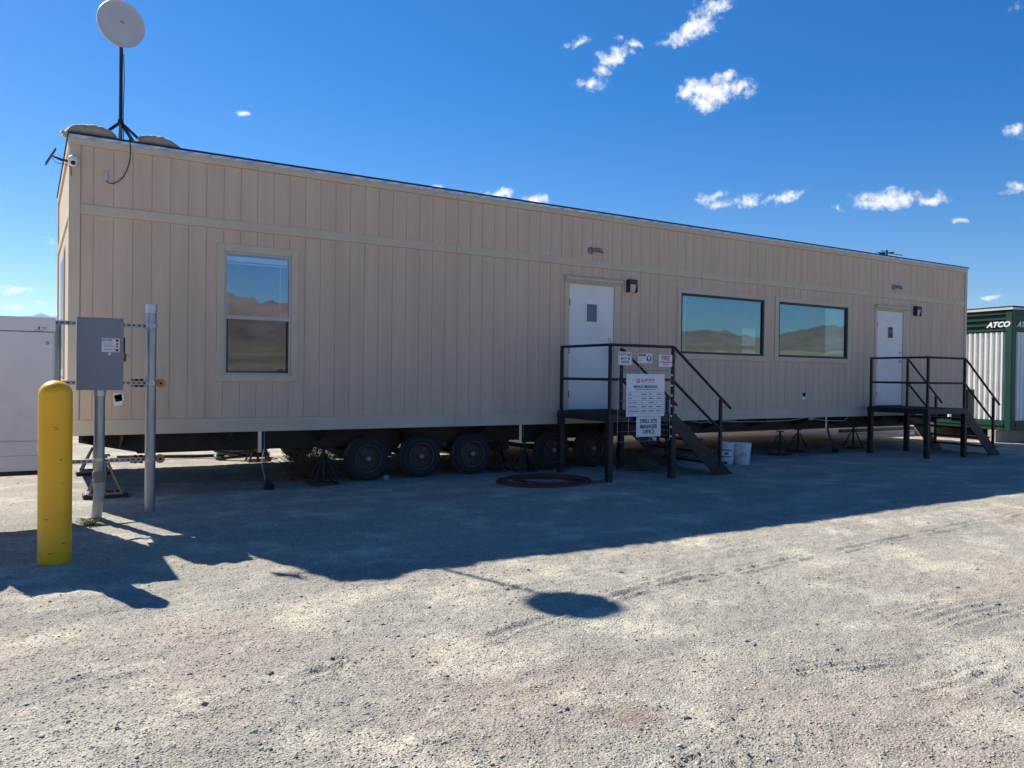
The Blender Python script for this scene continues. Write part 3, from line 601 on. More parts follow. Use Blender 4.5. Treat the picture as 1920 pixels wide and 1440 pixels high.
# ------------------------------------------------------------------ things on and by the roof
def sandbag(c, l, w, h, seed, label, taper=.0, rot=0.):
    r = random.Random(seed); nu, nv = 30, 16; vs = []; fs = []
    for i in range(nu+1):
        t = -1+2*i/nu; e = (1-abs(t)**3.0)**.5 if abs(t) < 1 else 0
        e = max(e, .12); tw = 1-taper*max(t, 0)
        for k in range(nv):
            a = 2*PI*k/nv; y = math.cos(a)*w/2*(.55+.45*e)*tw; z = (math.sin(a)*.5+.5)
            z = z*h*e*tw*(1+.035*math.sin(t*7+seed+math.cos(a)*3)+.04*math.sin(t*17+a*2+seed))+.005*r.uniform(-1, 1)
            if math.sin(a) < 0: z *= .25
            x = t*l/2+.006*r.uniform(-1, 1)+.02*math.sin(a*2+seed)
            cr_, sr = math.cos(rot), math.sin(rot)
            vs.append((c[0]+x*cr_-y*sr, c[1]+x*sr+y*cr_, c[2]+max(z, 0)))
    for i in range(nu):
        for k in range(nv): fs.append((i*nv+k, i*nv+(k+1) % nv, (i+1)*nv+(k+1) % nv, (i+1)*nv+k))
    fs += [tuple(range(nv)), tuple(nu*nv+k for k in range(nv))]
    mb = MB().add(vs, fs)
    t = -1.02; mb.obox((c[0]-l/2*1.04, c[1], c[2]+.03), (.05, .10, .035), (.3, .3, .2))
    return tag(put('sandbag', mb, SAND, None, loc=c, smooth=True, sharp=80), label, 'sandbag', 'sandbags weighing down the roof mast')
ZR = ZE1+.016
sandbag((.20, .17, ZR), .52, .36, .15, 3, 'plump sandbag on the roof corner left of the dish mast')
sandbag((.93, .17, ZR), .50, .34, .145, 8, 'longer sandbag tapering to the right, on the roof right of the dish mast', .45)
dm = thing('dish_antenna', 'round white dish antenna on a black tripod mast above the trailer roof', 'antenna', (.545, .5, ZR))
dc = on(228, 44, 1, .44); nrm = Vector((.20, -.97, -.03)).normalized()
Q = nrm.to_track_quat('Z', 'Y').to_matrix(); 
dmb = MB(); prof = [(.001, .012), (.10, .011), (.20, .006), (.268, .0), (.284, .006), (.290, -.006), (.288, -.03), (.25, -.07), (.16, -.11), (.08, -.13), (.001, -.13)]
vs = []; n = 48
for r_, h_ in prof:
    for k in range(n): vs.append(dc+Q@Vector((r_*.945*math.cos(2*PI*k/n), r_*.945*math.sin(2*PI*k/n), h_)))
dmb.add(vs, [(i*n+k, i*n+(k+1) % n, (i+1)*n+(k+1) % n, (i+1)*n+k) for i in range(len(prof)-1) for k in range(n)])
put('dish', dmb, DISHM, dm, smooth=True, sharp=50)
lg = MB(); lg.tube([dc+Q@Vector((.018*math.cos(a), .022*math.sin(a), .014)) for a in np.linspace(.1, 2.7, 9)], .004, 6)
put('dish_mark', lg, INKB, dm)
put('mast', MB().tube([(.553, .60, ZR), (.553, .60, dc.z-.02)], .021, 12), BLACKP, dm, smooth=True)
put('bracket', MB().obox((.553, .575, dc.z-.05), (.05, .05, .12), (0, 0, 0)), GALV, dm)
for fx, fy in ((-.42, .18), (.42, .0), (-.05, -.42), (.12, -.42)):
    put('tripod_leg', MB().beam((.553, .60, ZR+.37), (.553+fx, .60+fy, ZR+.01), .028, .028), BLACKP, dm)
put('collar', MB().lathe([(.034, 0), (.034, .06)], (.553, .60, ZR+.34), 2, 12), BLACKP, dm)
put('mast_cable', MB().tube([(.580, .59, ZR+1.2), (.588, .58, ZR+.9), (.578, .58, ZR+.5), (.578, .5, ZR+.1), (.60, .2, ZR+.02), (.59, -.03, ZR+.015)], .005, 6), CABLE, dm)
rd = thing('wifi_radio', 'small pale grey radio unit with a looping black cable on the upper siding', 'radio', (.345, 0, on(198, 338, 1, 0).z))
a_, b_ = on(194.5, 321, 1, -.02), on(202, 338, 1, -.02)
put('radio_body', MB().box(a_.x, b_.x, -.032, -.001, b_.z, a_.z), DISHM, rd, bevel=.010, smooth=True)
put('radio_cable', MB().tube([on(u, v, 1, -.045 if v < 275 else -.02) for u, v in ((243, 259), (244, 268), (245, 285), (243, 303), (238, 319), (231, 332), (222, 340), (212, 344.5), (204, 343), (199, 339))], .0055, 8), CABLE, rd, smooth=True)
sc_ = thing('security_camera', 'white dome security camera with a small solar panel on the roof corner', 'camera', (.03, -.02, 3.78))
cc0 = on(137, 301, 1, -.085)
put('camera_dome', MB().lathe([(.001, .058), (.025, .054), (.044, .040), (.052, .022), (.054, .0), (.046, -.004), (.046, -.02), (.043, -.040), (.032, -.058), (.014, -.068), (.001, -.07)], cc0, 2, 20, cap=False), WHITE, sc_, smooth=True)
dirc = (O-cc0).normalized()
put('lens', MB().lathe([(.001, -.020), (.016, -.016), (.025, -.004), (.026, .008), (.018, .02)], cc0+Vector((dirc.x*.036, dirc.y*.036, -.030)), 1, 16, cap=False), INKB, sc_, smooth=True)
put('bracket', MB().box(cc0.x-.06, cc0.x+.01, -.05, -.0225, cc0.z-.01, cc0.z+.02), WHITE, sc_)
sp_ = on(95, 294, 1, -.03)
put('panel_arm', MB().tube([(cc0.x-.05, -.04, cc0.z+.0), (cc0.x-.11, -.04, cc0.z+.002), (sp_.x+.02, -.03, sp_.z+.01)], [.014, .016, .008], 8), BLACKP, sc_)
put('solar_panel', MB().obox(sp_, (.20, .14, .012), (0, -math.radians(62), 0)), BLACKP, sc_)
put('panel_cable', MB().tube([(sp_.x+.01, -.03, sp_.z-.01), (sp_.x+.06, -.03, sp_.z-.06), (cc0.x-.08, -.03, cc0.z-.04), (cc0.x-.02, -.03, cc0.z-.06), (cc0.x-.01, -.03, cc0.z-.16)], .0035, 6), CABLE, sc_)
ap = on(1663, 476, 1, 1.2)
an = thing('roof_aerial', 'small black multi-arm aerial standing above the far end of the roof', 'aerial', (ap.x, 1.2, ZR))
put('mast', MB().tube([(ap.x, 1.2, ZR), (ap.x, 1.2, on(1663, 469, 1, 1.2).z)], .022, 8), BLACKP, an)
for (u0, v0_, u1, v1_) in ((1652, 470, 1663, 472), (1644, 473, 1663, 475), (1663, 474, 1692, 479), (1641, 476, 1658, 478)):
    put('arm', MB().tube([on(u0, v0_, 1, 1.2), on(u1, v1_, 1, 1.2)], .009, 6), BLACKP, an)
put('arm_housing', MB().beam(on(1667, 474, 1, 1.2), on(1675, 473.6, 1, 1.2), .05, .03), BLACKP, an)
put('arm_housing', MB().beam(on(1650, 475.5, 1, 1.2), on(1658, 475.5, 1, 1.2), .06, .06), BLACKP, an)

# ------------------------------------------------------------------ stands, straps, weeds under the trailer
def jack(x, y, z1, label, pad=False, mtl=RUSTST, w=.17, grp='steel pyramid stands under the trailer'):
    o = thing('jack_stand', label, 'jack stand', (x, y, 0), grp); b = .055 if pad else .01
    if pad:
        pd = MB().box(x-.23, x+.23, y-.13, y+.13, -.01, b)
        put('base_pad', pd, PLAST, o, bevel=.004)
        rb = MB()
        for k in range(5): rb.box(x-.2+k*.1-.004, x-.2+k*.1+.004, y-.125, y+.125, b, b+.012)
        put('pad_ribs', rb, PVC, o)
    for sx, sy in ((-1, -1), (1, -1), (1, 1), (-1, 1)): put('leg', MB().beam((x+sx*w, y+sy*w*.8, b), (x+sx*.025, y+sy*.025, z1-.09), .022, .022), mtl, o)
    put('base_frame', MB().box(x-w-.01, x+w+.01, y-w*.8-.01, y-w*.8+.01, b-.01, b+.012).box(x-w-.01, x+w+.01, y+w*.8-.01, y+w*.8+.01, b-.01, b+.012).box(x-w-.01, x-w+.01, y-w*.8+.01, y+w*.8-.01, b-.01, b+.012).box(x+w-.01, x+w+.01, y-w*.8+.01, y+w*.8-.01, b-.01, b+.012), mtl, o)
    put('screw_post', MB().tube([(x, y, b), (x, y, z1-.02)], .022, 8).box(x-.05, x+.05, y-.05, y+.05, z1-.02, z1), mtl, o)
jack(.38, .16, .50, 'steel stand on a black plastic pad below the front left trailer corner', True, mat('tan_stand_paint', (.22, .18, .15), .7))
jack(.42, 2.5, .47, 'steel stand on a black plastic pad below the far left trailer corner', True, MAT['tan_stand_paint'])
jack(2.98, .10, .49, 'slim dark stand in front of the tumbleweed, left of the first wheel')
jack(5.93, .44, .47, 'dark stand just right of the third wheel')
jack(6.22, .20, .47, 'dark stand behind the red hose coil, left of the fourth wheel')
jack(12.2, .25, .47, 'dark stand right of the two white buckets, nearest to them')
jack(13.05, .5, .47, 'dark stand under the trailer beside the last thin steel strap')
jack(11.7, 3.2, .47, 'dark stand at the far edge of the trailer, behind the buckets')
jack(15.0, .6, .47, 'dark stand under the trailer behind the right-hand stair platform')
jack(2.9, 3.3, .47, 'dark stand at the far edge of the trailer behind the black cable coil')
def strap(top, bot, label):
    o = thing('tie_down_strap', label, 'strap', (bot[0], bot[1], 0), 'galvanized tie-down straps hanging from the trailer')
    t = Vector(top); b = Vector(bot)
    put('straight_strap', MB().box(t.x-.022, t.x+.022, -.012, -.008, .47, t.z+.005), GALVP, o)
    ps = [t+Vector((.06, .03, 0)), t+Vector((.055, .0, -.2)), t.lerp(b, .55)+Vector((-.03, 0, 0)), b+Vector((-.03, 0, .12))]
    m = MB()
    for p, q in zip(ps, ps[1:]): m.beam(p, q, .004, .045, (0, 1, .01))
    put('curved_strap', m, GALV, o)
    put('ground_anchor', MB().obox(b+Vector((0, 0, .06)), (.10, .05, .14), (0, .3, .2)).obox(b+Vector((.02, 0, .03)), (.05, .12, .10), (.3, -.3, .6)), PLAST, o)
strap((2.109, -.0, .735), (2.2, -.05, 0), 'curved galvanized strap hanging left of the first trailer wheel')
strap((6.007, -.0, .745), (6.42, .3, 0), 'galvanized strap slanting down behind the red hose coil')
strap((13.25, .0, .735), (13.7, .12, 0), 'thin galvanized strap slanting down right of the white buckets')
def brush(name, c, rad, h, n, mtl, label, cat, seed, thick=.0025, up=.3):
    r = random.Random(seed); m = MB()
    for i in range(n):
        a = r.uniform(0, 2*PI); e = r.uniform(-.2, 1.3); d = Vector((math.cos(a)*math.cos(e), math.sin(a)*math.cos(e), math.sin(e)+up)).normalized()
        p = Vector(c)+Vector((r.uniform(-1, 1), r.uniform(-1, 1), 0))*rad*.35; pts = [p.copy()]
        for k in range(4):
            d = (d+Vector((r.uniform(-1, 1), r.uniform(-1, 1), r.uniform(-.8, .6)))*.5).normalized(); p = p+d*rad*.32
            p.z = max(p.z, c[2]+.005); 
            if p.z > c[2]+h: p.z = c[2]+h
            pts.append(p.copy())
        m.tube(pts, thick*r.uniform(.6, 1.3), 3, cap=False)
    return tag(put(name, m, mtl, None, loc=c), label, cat)
brush('tumbleweed', (3.0, .66, 0.02), .40, .44, 620, STRAW, 'brown tumbleweed caught under the trailer left of the first wheel', 'tumbleweed', 5, .003, .5)
brush('dry_weeds', (7.9, -.55, 0.0), .30, .2, 120, STRAW, 'thin dry weeds on the ground under the left stair platform', 'weeds', 6)
brush('dry_weeds', (8.4, .2, 0.0), .34, .25, 150, STRAW, 'dry weeds heaped behind the left stair stringer', 'weeds', 16)
wc = on(170, 985, 2, 0)
brush('green_weed', (wc.x, wc.y, 0), .11, .06, 120, WEEDG, 'low green weed beside the foot of the white conduit', 'weed', 7, .0018)
# ------------------------------------------------------------------ stairs
def stairs(loc, rotz):
    o = thing('metal_stairs', 'black steel stair platform with signs hung on its front rail', 'stairs', (0, 0, 0), 'black steel entrance stairs')
    W_, Dp, H = 1.15, 1.24, .955
    for x, y in ((0, 0), (W_, 0), (0, Dp), (W_, Dp)): put('leg', MB().box(x-.045, x+.045, y-.045, y+.045, -.03, H-.105), BLACKP, o, bevel=.006)
    put('deck_frame', MB().box(-.047, W_+.047, -.047, -.039, H-.105, H).box(-.047, W_+.047, Dp+.039, Dp+.047, H-.105, H).box(-.047, -.039, -.039, Dp+.039, H-.105, H).box(W_+.039, W_+.047, -.039, Dp+.039, H-.105, H), BLACKP, o)
    dk = MB()
    for k in range(31): dk.box(-.038, W_+.038, -.036+k*.0425, -.026+k*.0425, H-.03, H-.003)
    for k in range(5): dk.box(.0+k*.28, .008+k*.28, -.036, Dp+.03, H-.05, H-.031)
    put('deck_grating', dk, BLACKP, o)
    r = .021
    for x, y in ((0, 0), (W_, 0), (0, Dp), (W_, Dp)): put('rail_post', MB().box(x-r, x+r, y-r, y+r, H, 1.92), BLACKP, o, bevel=.004)
    def pipe(name, pts): put(name, MB().tube(pts, r, 10), BLACKP, o, smooth=True)
    pipe('top_rail', [(0, Dp+.02, 1.94), (0, .02, 1.94), (.02, 0, 1.94), (W_-.0, 0, 1.94), (W_+.03, 0, 1.93), (2.33, 0, 1.02)])
    pipe('mid_rail', [(0, Dp, 1.45), (0, .0, 1.45)]); pipe('mid_rail', [(0, 0, 1.45), (W_, 0, 1.45)])
    pipe('lower_handrail', [(W_, 0, 1.45), (2.12, 0, .69)])
    pipe('handrail', [(W_-.02, Dp, 1.94), (W_+.03, Dp, 1.93), (2.33, Dp, 1.02)]); pipe('lower_handrail', [(W_, Dp, 1.45), (2.12, Dp, .69)])
    for y in (0, Dp):
        put('newel_post', MB().box(2.12-r, 2.12+r, y-r, y+r, .13, 1.165), BLACKP, o)
        put('stringer', MB().prism([(W_+.05, H), (2.38, 0), (2.02, 0), (W_+.05, .70)], y-.01, y+.01).beam((W_+.05, y+.02, H-.01), (2.37, y+.02, 0.0), .05, .012, (0, 0, 1)), BLACKP, o)
    for k in range(4): put('tread', MB().box(1.28+k*.255, 1.53+k*.255, .012, Dp-.012, H-.235-k*.19, H-.20-k*.19), BLACKP, o)
    o.location = loc; o.rotation_euler = (0, 0, rotz); return o
sA = stairs((6.60, -1.42, 0), math.radians(-2))
sB = copy_tree(sA, loc=(14.25, -1.50, 0), rotz=math.radians(-3.5)); sB['label'] = 'black steel stair platform without signs at the far right door'
ORG[sA.name] = Vector()
# mesh panel with signs
YM = -1.525
wm = thing('wire_mesh_panel', 'wire mesh panel hung on the front rail of the left stairs', 'mesh panel', (7.24, YM, .57))
mm = MB()
for k in range(6): x = 6.75+k*.196; mm.tube([(x, YM, .565), (x, YM, 1.73)], .0035, 5)
mm2 = MB()
for k in range(9): z = .57+k*.1452; mm2.tube([(6.745, YM, z), (7.735, YM, z)], .0035, 5)
put('vertical_wires', mm, GALV, wm); put('cross_wires', mm2, GALV, wm)
for k in range(7): put('cable_tie', MB().obox((7.752+random.uniform(-.004, .004), YM-.008, 1.53-k*.152+random.uniform(-.01, .01)), (.03, .02, .022), (.3, .4, .5)), SIGNW, wm)
YS = YM-.008
def sign(name, x0, x1, z0, z1, label, y=YS, m=SIGNW):
    o = thing(name, label, 'sign', ((x0+x1)/2, y, z0)); put('sign_board', MB().box(x0, x1, y-.004, y, z0, z1), m, o, bevel=.0015); return o, y-.0047
s1, y_ = sign('first_aid_sign', 6.742, 6.985, 1.655, 1.842, 'white square sign with green lettering FIRST AID KIT INSIDE')
for t_, z in (('FIRST AID', 1.800), ('KIT', 1.748), ('INSIDE', 1.697)): text(t_, .052, (6.864, y_, z), INKG, s1, bold=.001)
for x in (6.80, 6.93):
    put('triangle_mark', MB().prism([(x-.024, 1.733), (x+.024, 1.733), (x+.013, 1.757), (x-.013, 1.757)], y_-.0006, y_+.0004).prism([(x-.008, 1.762), (x+.008, 1.762), (x, 1.777)], y_-.0006, y_+.0004), INKG, s1)
put('border_line', MB().box(6.755, 6.972, y_-.0004, y_+.0005, 1.667, 1.6695).box(6.755, 6.972, y_-.0004, y_+.0005, 1.828, 1.8305).box(6.755, 6.7575, y_-.0004, y_+.0005, 1.6695, 1.828).box(6.9695, 6.972, y_-.0004, y_+.0005, 1.6695, 1.828), INKG, s1)
s2, y_ = sign('notice_sign', 7.10, 7.362, 1.690, 1.826, 'small white sign with a blue header and a round blue head symbol')
put('header_band', plate(7.112, 7.240, 1.784, 1.818, y_+.0006), INKN, s2)
text('NOTICE', .030, (7.176, y_-.001, 1.801), SIGNW, s2)
text('EAR PROTECTION', .0145, (7.114, y_, 1.757), INKN, s2, align='LEFT'); text('REQUIRED', .0165, (7.114, y_, 1.728), INKN, s2, align='LEFT')
put('round_symbol', MB().lathe([(.047, -.0006), (.047, .0006)], (7.302, y_, 1.757), 1, 28), INKN, s2)
put('head_symbol', MB().lathe([(.026, -.0006), (.026, .0006)], (7.302, y_-.0014, 1.766), 1, 18).box(7.291, 7.314, y_-.002, y_-.0008, 1.722, 1.748), SIGNW, s2)
s3, y_ = sign('fire_sign', 7.488, 7.745, 1.645, 1.818, 'white sign with dark red lettering FIRE EXTINGUISHER INSIDE', YS-.006)
text('FIRE', .092, (7.615, y_, 1.766), INKR, s3, bold=.002); text('EXTINGUISHER', .034, (7.615, y_, 1.708), INKR, s3, bold=.0006); text('INSIDE', .032, (7.615, y_, 1.674), INKR, s3, bold=.0006)
s4, y_ = sign('emergency_sign', 6.892, 7.610, .925, 1.533, 'large white medical emergencies board with a table of contacts')
put('logo_block', MB().box(7.075, 7.126, y_-.0006, y_+.0006, 1.405, 1.417).box(7.075, 7.089, y_-.0006, y_+.0006, 1.4175, 1.476).box(7.112, 7.126, y_-.0006, y_+.0006, 1.4175, 1.462), INKO, s4)
text('TAH', .078, (7.182, y_, 1.434), INKR, s4); text('FORGE', .050, (7.335, y_, 1.447), INKN, s4); text('UNIVERSITY OF UTAH', .012, (7.335, y_, 1.412), INKGR, s4)
text('MEDICAL EMERGENCIES', .049, (7.25, y_, 1.350), INKN, s4, bold=.0012, sx=.84); text('IN THE EVENT OF AN EMERGENCY DIAL 911', .023, (7.25, y_, 1.312), INKR, s4, bold=.0004, sx=.86)
zt0, zt1 = .972, 1.275; tb = MB()
for k in range(6): z = zt0+(zt1-zt0)*k/5; tb.box(6.93, 7.575, y_-.0005, y_+.0005, z-.0013, z+.0013)
for x in (6.93, 7.575): tb.box(x-.0013, x+.0013, y_-.0011, y_-.0005, zt0, zt1)
put('table_lines', tb, INKN, s4)
rows = [('Staff', 'Hospital', 'Fire', '435-555'), ('Guard', 'Milford', 'Sheriff', '435-555'), ('Responders', 'Site', 'Poison', '911'), ('Department', 'Beaver', 'Ranger', '435-555'), ('Ground ambulance', 'Address', 'Site phone', '435-555')]
rows = [('- - -', '- - - -', '- -', '- - - -')]*5
lens = [[(.044, .098, .05, .090), (.052, .09, .085, .088), (.14, .03, .10, .02), (.142, .095, .075, .085), (.19, .095, .105, .085)]][0]
tm = MB()
for i, rw in enumerate(lens):
    z = zt1-(i+.5)*(zt1-zt0)/5
    for x, w in zip((6.945, 7.17, 7.31, 7.46), rw):
        q = x
        while q < x+w-.003: e = min(q+random.uniform(.008, .016), x+w); tm.box(q, e-.002, y_-.0005, y_+.0005, z-.006, z+.005+random.uniform(-.002, .003)); q = e
put('table_entries', tm, INKN, s4)
s5, y_ = sign('office_sign', 7.082, 7.545, .632, .922, 'lower white sign reading DRILL SITE MANAGER OFFICE', YS-.0005)
for t_, z in (('DRILL SITE', .855), ('MANAGER', .776), ('OFFICE', .700)): text(t_, .079, (7.313, y_, z), INKB, s5, bold=.002, sx=.86)
for x in (7.10, 7.527):
    for z in (.648, .906): put('bolt', MB().lathe([(.006, -.001), (.006, .001)], (x, y_, z), 1, 8), GALV, s5)

for o_ in (wm, s1, s2, s3, s4, s5): o_.location.x -= .088       # centres them between the rail posts

# ------------------------------------------------------------------ electrical rack at the left
YR = -1.16
rk = thing('electrical_rack', 'galvanized post rack with three perforated steel rails left of the trailer', 'equipment rack', (.25, YR, 0))
p283 = put('post', MB().tube([(.70, YR, -.05), (.70, YR, 2.09)], .052, 20), GALV, rk, smooth=True)
put('post_cap', MB().tube([(.70, YR, 2.0905), (.70, YR, 2.175)], .056, 20), GALVP, p283, smooth=True)
put('post', MB().tube([(-.17, YR, -.05), (-.17, YR, 1.93)], .052, 20), GALV, rk, smooth=True)
for z in (1.955, 1.355, .555):
    st_ = MB(); x0, x1 = -1.35, .775; y0 = YR+.058
    st_.box(x0, x1, y0, y0+.003, z-.0205, z+.0205).box(x0, x1, y0+.003, y0+.041, z+.0175, z+.0205).box(x0, x1, y0+.003, y0+.041, z-.0205, z-.0175)
    rl = put('rail', st_, GALV, rk)
    sl_ = MB(); x = x0+.03
    while x < x1-.04: sl_.box(x, x+.028, y0-.0012, y0-.0002, z-.007, z+.007); x += .05
    put('rail_slots', sl_, INKB, rl)
    put('pipe_clamp', MB().lathe([(.0545, -.018), (.0545, .018)], (.70, YR, z), 2, 20), GALVP, rk, smooth=True)
    put('clamp_bolt', MB().box(.685, .715, YR-.075, YR-.054, z-.008, z+.008), GALV, rk)
for z in (1.355, .555):
    put('end_cap', MB().lathe([(.016, .0), (.040, .0), (.046, .008), (.046, .05), (.016, .05)], (.803, YR+.03, z), 1, 22), AMBER, rk, smooth=True)
    put('cap_core', MB().lathe([(.017, -.002), (.017, .052)], (.803, YR+.03, z), 1, 14), mat('rust_brown_core', (.18, .05, .02), .6), rk)
    put('coupling', MB().tube([(.52, YR+.105, z+.0), (.64, YR+.105, z+.0)], .040, 14), ORANGE, rk, smooth=True)
    put('coupling_band', MB().tube([(.56, YR+.105, z), (.58, YR+.105, z)], .046, 14).tube([(.61, YR+.105, z), (.64, YR+.105, z)], .046, 14), INKB, rk, smooth=True)
    put('crosspipe', MB().tube([(.64, YR+.105, z), (.80, YR+.09, z)], .016, 8), INKB, rk)
# disconnect box
bx = thing('electrical_box', 'grey steel electrical disconnect box on the post rack', 'electrical box', (.21, -1.45, 1.29))
x0, x1, z0, z1 = .0, .408, 1.289, 1.995
put('cabinet', MB().box(x0+.003, x1-.003, -1.505, -1.315, z0+.004, z1-.01), BOXG, bx, bevel=.004)
put('cover', MB().box(x0, x1, -1.522, -1.506, z0, z1-.012).box(x0, x1, -1.522, -1.40, z1-.0115, z1), BOXG, bx, bevel=.003)
yl = -1.5228; lb = put('warning_label', plate(.215, .372, 1.662, 1.797, yl+.0008), SIGNW, bx)
text('EATON', .026, (.263, yl-.0012, 1.778), INKN, bx, bold=.0008)
put('red_square', plate(.336, .363, 1.766, 1.790, yl-.0003).box(.336, .363, yl-.0015, yl-.0003, 1.670, 1.694), INKR, bx)
put('label_lines', MB().box(.236, .326, yl-.0015, yl-.0003, 1.717, 1.722).box(.240, .326, yl-.0015, yl-.0003, 1.684, 1.689).box(.226, .32, yl-.0013, yl-.0003, 1.753, 1.7545).box(.226, .32, yl-.0013, yl-.0003, 1.744, 1.7455).box(.226, .30, yl-.0013, yl-.0003, 1.735, 1.7365), INKGR, bx)
put('label_figure', MB().lathe([(.010, -.0006), (.010, .0006)], (.3495, yl-.001, 1.744), 1, 12).prism([(.340, 1.706), (.359, 1.706), (.354, 1.733), (.345, 1.733)], yl-.0015, yl-.0003), INKGR, bx)
put('lock_disc', MB().lathe([(.013, 0), (.013, -.006)], (.282, -1.522, 1.645), 1, 16), GALVP, bx)
put('switch_handle', MB().box(.4085, .424, -1.50, -1.47, 1.655, 1.812), PLAST, bx, bevel=.003)
put('handle_grip', MB().obox((.424, -1.488, 1.612), (.022, .028, .085), (0, .05, 0)), mat('red_plastic', (.35, .02, .03), .4), bx, bevel=.004)
put('padlock', MB().obox((.446, -1.488, 1.632), (.045, .02, .028), (0, .75, 0)), GALV, bx, bevel=.004)
for z in (1.90, 1.33): put('hasp', MB().box(.4085, .421, -1.45, -1.43, z-.012, z+.012), GALVP, bx); put('standoff', MB().box(.05, .36, -1.3145, -1.1035, z-.02, z+.02), GALV, bx)
# conduit
cd_ = thing('conduit', 'galvanized conduit with a white plastic foot below the grey box', 'conduit', (.225, -1.39, 0))
cx_ = on(187, 733, 1, -1.39).x; cy_ = -1.39
put('steel_pipe', MB().tube([(cx_, cy_, .485), (cx_, cy_, 1.23)], .049, 20), GALV, cd_, smooth=True)
put('hub_fitting', MB().tube([(cx_, cy_, 1.2305), (cx_, cy_, 1.2885)], .058, 20), GALVP, cd_, smooth=True)
put('coupling', MB().lathe([(.056, .375), (.059, .40), (.056, .402), (.056, .43), (.060, .432), (.060, .475), (.055, .484)], (cx_, cy_, 0), 2, 20), PVCD, cd_, smooth=True)
put('plastic_elbow', MB().tube([(cx_, cy_, .375), (cx_, cy_, .26), (cx_-.003, cy_+.03, .17), (cx_-.008, cy_+.08, .08), (cx_-.014, cy_+.15, .0), (cx_-.02, cy_+.22, -.06)], .049, 20), PVC, cd_, smooth=True)
put('strut_clamp', MB().lathe([(.0525, -.016), (.0525, .016)], (cx_, cy_, .60), 2, 18), GALVP, cd_)
# white cabinet
wcab = thing('white_cabinet', 'white powder-coated equipment cabinet mounted at the left edge', 'cabinet', (-.65, -1.5, .56))
X0, X1, Y0, Y1, Z0, Z1 = -1.10, -.19, -1.92, -1.105, .575, 1.950
put('body', MB().box(X0, X1, Y0+.012, Y1, Z0, Z1-.13), WHITE, wcab, bevel=.005)
put('lid', MB().box(X0-.004, X1+.004, Y0-.006, Y1-.0, Z1-.125, Z1), WHITE, wcab, bevel=.006)
put('door_panel', MB().box(X0+.004, X1-.012, Y0+.0, Y0+.0118, Z0+.275, Z1-.135), WHITE, wcab, bevel=.003)
put('kick_panel', MB().box(X0+.004, X1-.006, Y0-.008, Y0+.0118, Z0+.14, Z0+.262), WHITE, wcab, bevel=.003)
put('kick_panel', MB().box(X0+.004, X1-.006, Y0-.002, Y0+.0118, Z0+.002, Z0+.137), WHITE, wcab, bevel=.003)
kc = on(89, 643.5, 1, Y0)
put('door_lock', MB().lathe([(.016, 0), (.016, -.004), (.009, -.006), (.009, -.003)], (kc.x, Y0, kc.z), 1, 18), GALV, wcab)
fc = on(73, 615, 1, Y0-.007)
put('flame_logo', MB().prism([(fc.x-.006, fc.z-.010), (fc.x+.006, fc.z-.012), (fc.x+.009, fc.z), (fc.x+.002, fc.z+.017), (fc.x-.008, fc.z+.002)], Y0-.0075, Y0-.0062).box(fc.x-.032, fc.x+.036, Y0-.0075, Y0-.0062, fc.z-.022, fc.z-.018), INKN, wcab)
put('model_text', MB().box(fc.x+.025, fc.x+.065, Y0-.0072, Y0-.0062, fc.z+.000, fc.z+.006), INKGR, wcab)
for x in (-.98, -.62, -.27): put('screw', MB().lathe([(.005, 0), (.005, -.002)], (x, Y0-.006, Z1-.105), 1, 8), GALV, wcab)
put('support_rail', MB().box(X0+.03, X1-.10, Y0+.05, Y1, Z0-.045, Z0-.001), PLAST, wcab)
# bollards
def bollard(x, y, h, r, label):
    pr_ = [(r, -.06), (r, h-r*.92)]+[(r*math.cos(a), h-r*.92+r*.92*math.sin(a)) for a in np.linspace(.12, PI/2-.02, 10)]
    o = tag(put('bollard', MB().lathe(pr_, (x, y, 0), 2, 48), YEL, None, loc=(x, y, 0), smooth=True), label, 'bollard', 'yellow bollards guarding the electrical rack')
    rs = random.Random(2); am = math.atan2(O.y-y, O.x-x)
    for da, z, w, h_ in ((.05, 1.03, .016, .004), (.30, .80, .013, .005), (.02, 1.045, .030, .002), (-.5, .35, .02, .003), (.55, .16, .03, .004), (.42, .62, .010, .003), (-.2, .09, .04, .006)):
        m = MB(); n = 7; vs = [(x+(r+.0008)*math.cos(am+da), y+(r+.0008)*math.sin(am+da), z)]
        for k in range(n): q = 2*PI*k/n; a = am+da+w/r*math.cos(q)*rs.uniform(.5, 1.1); vs.append((x+(r+.0008)*math.cos(a), y+(r+.0008)*math.sin(a), z+h_*math.sin(q)*rs.uniform(.5, 1.3)))
        put('scuff_mark', m.add(vs, [(0, 1+k, 1+(k+1) % n) for k in range(n)]), mat('brown_scuff', (.22, .13, .03), .8), o)
    return o
bollard(-.215, -3.18, 1.40, .116, 'yellow domed bollard at the left, in front of the white cabinet')
bollard(-1.10, -2.25, 1.40, .116, 'yellow bollard beyond the left edge whose shadow falls on the gravel')

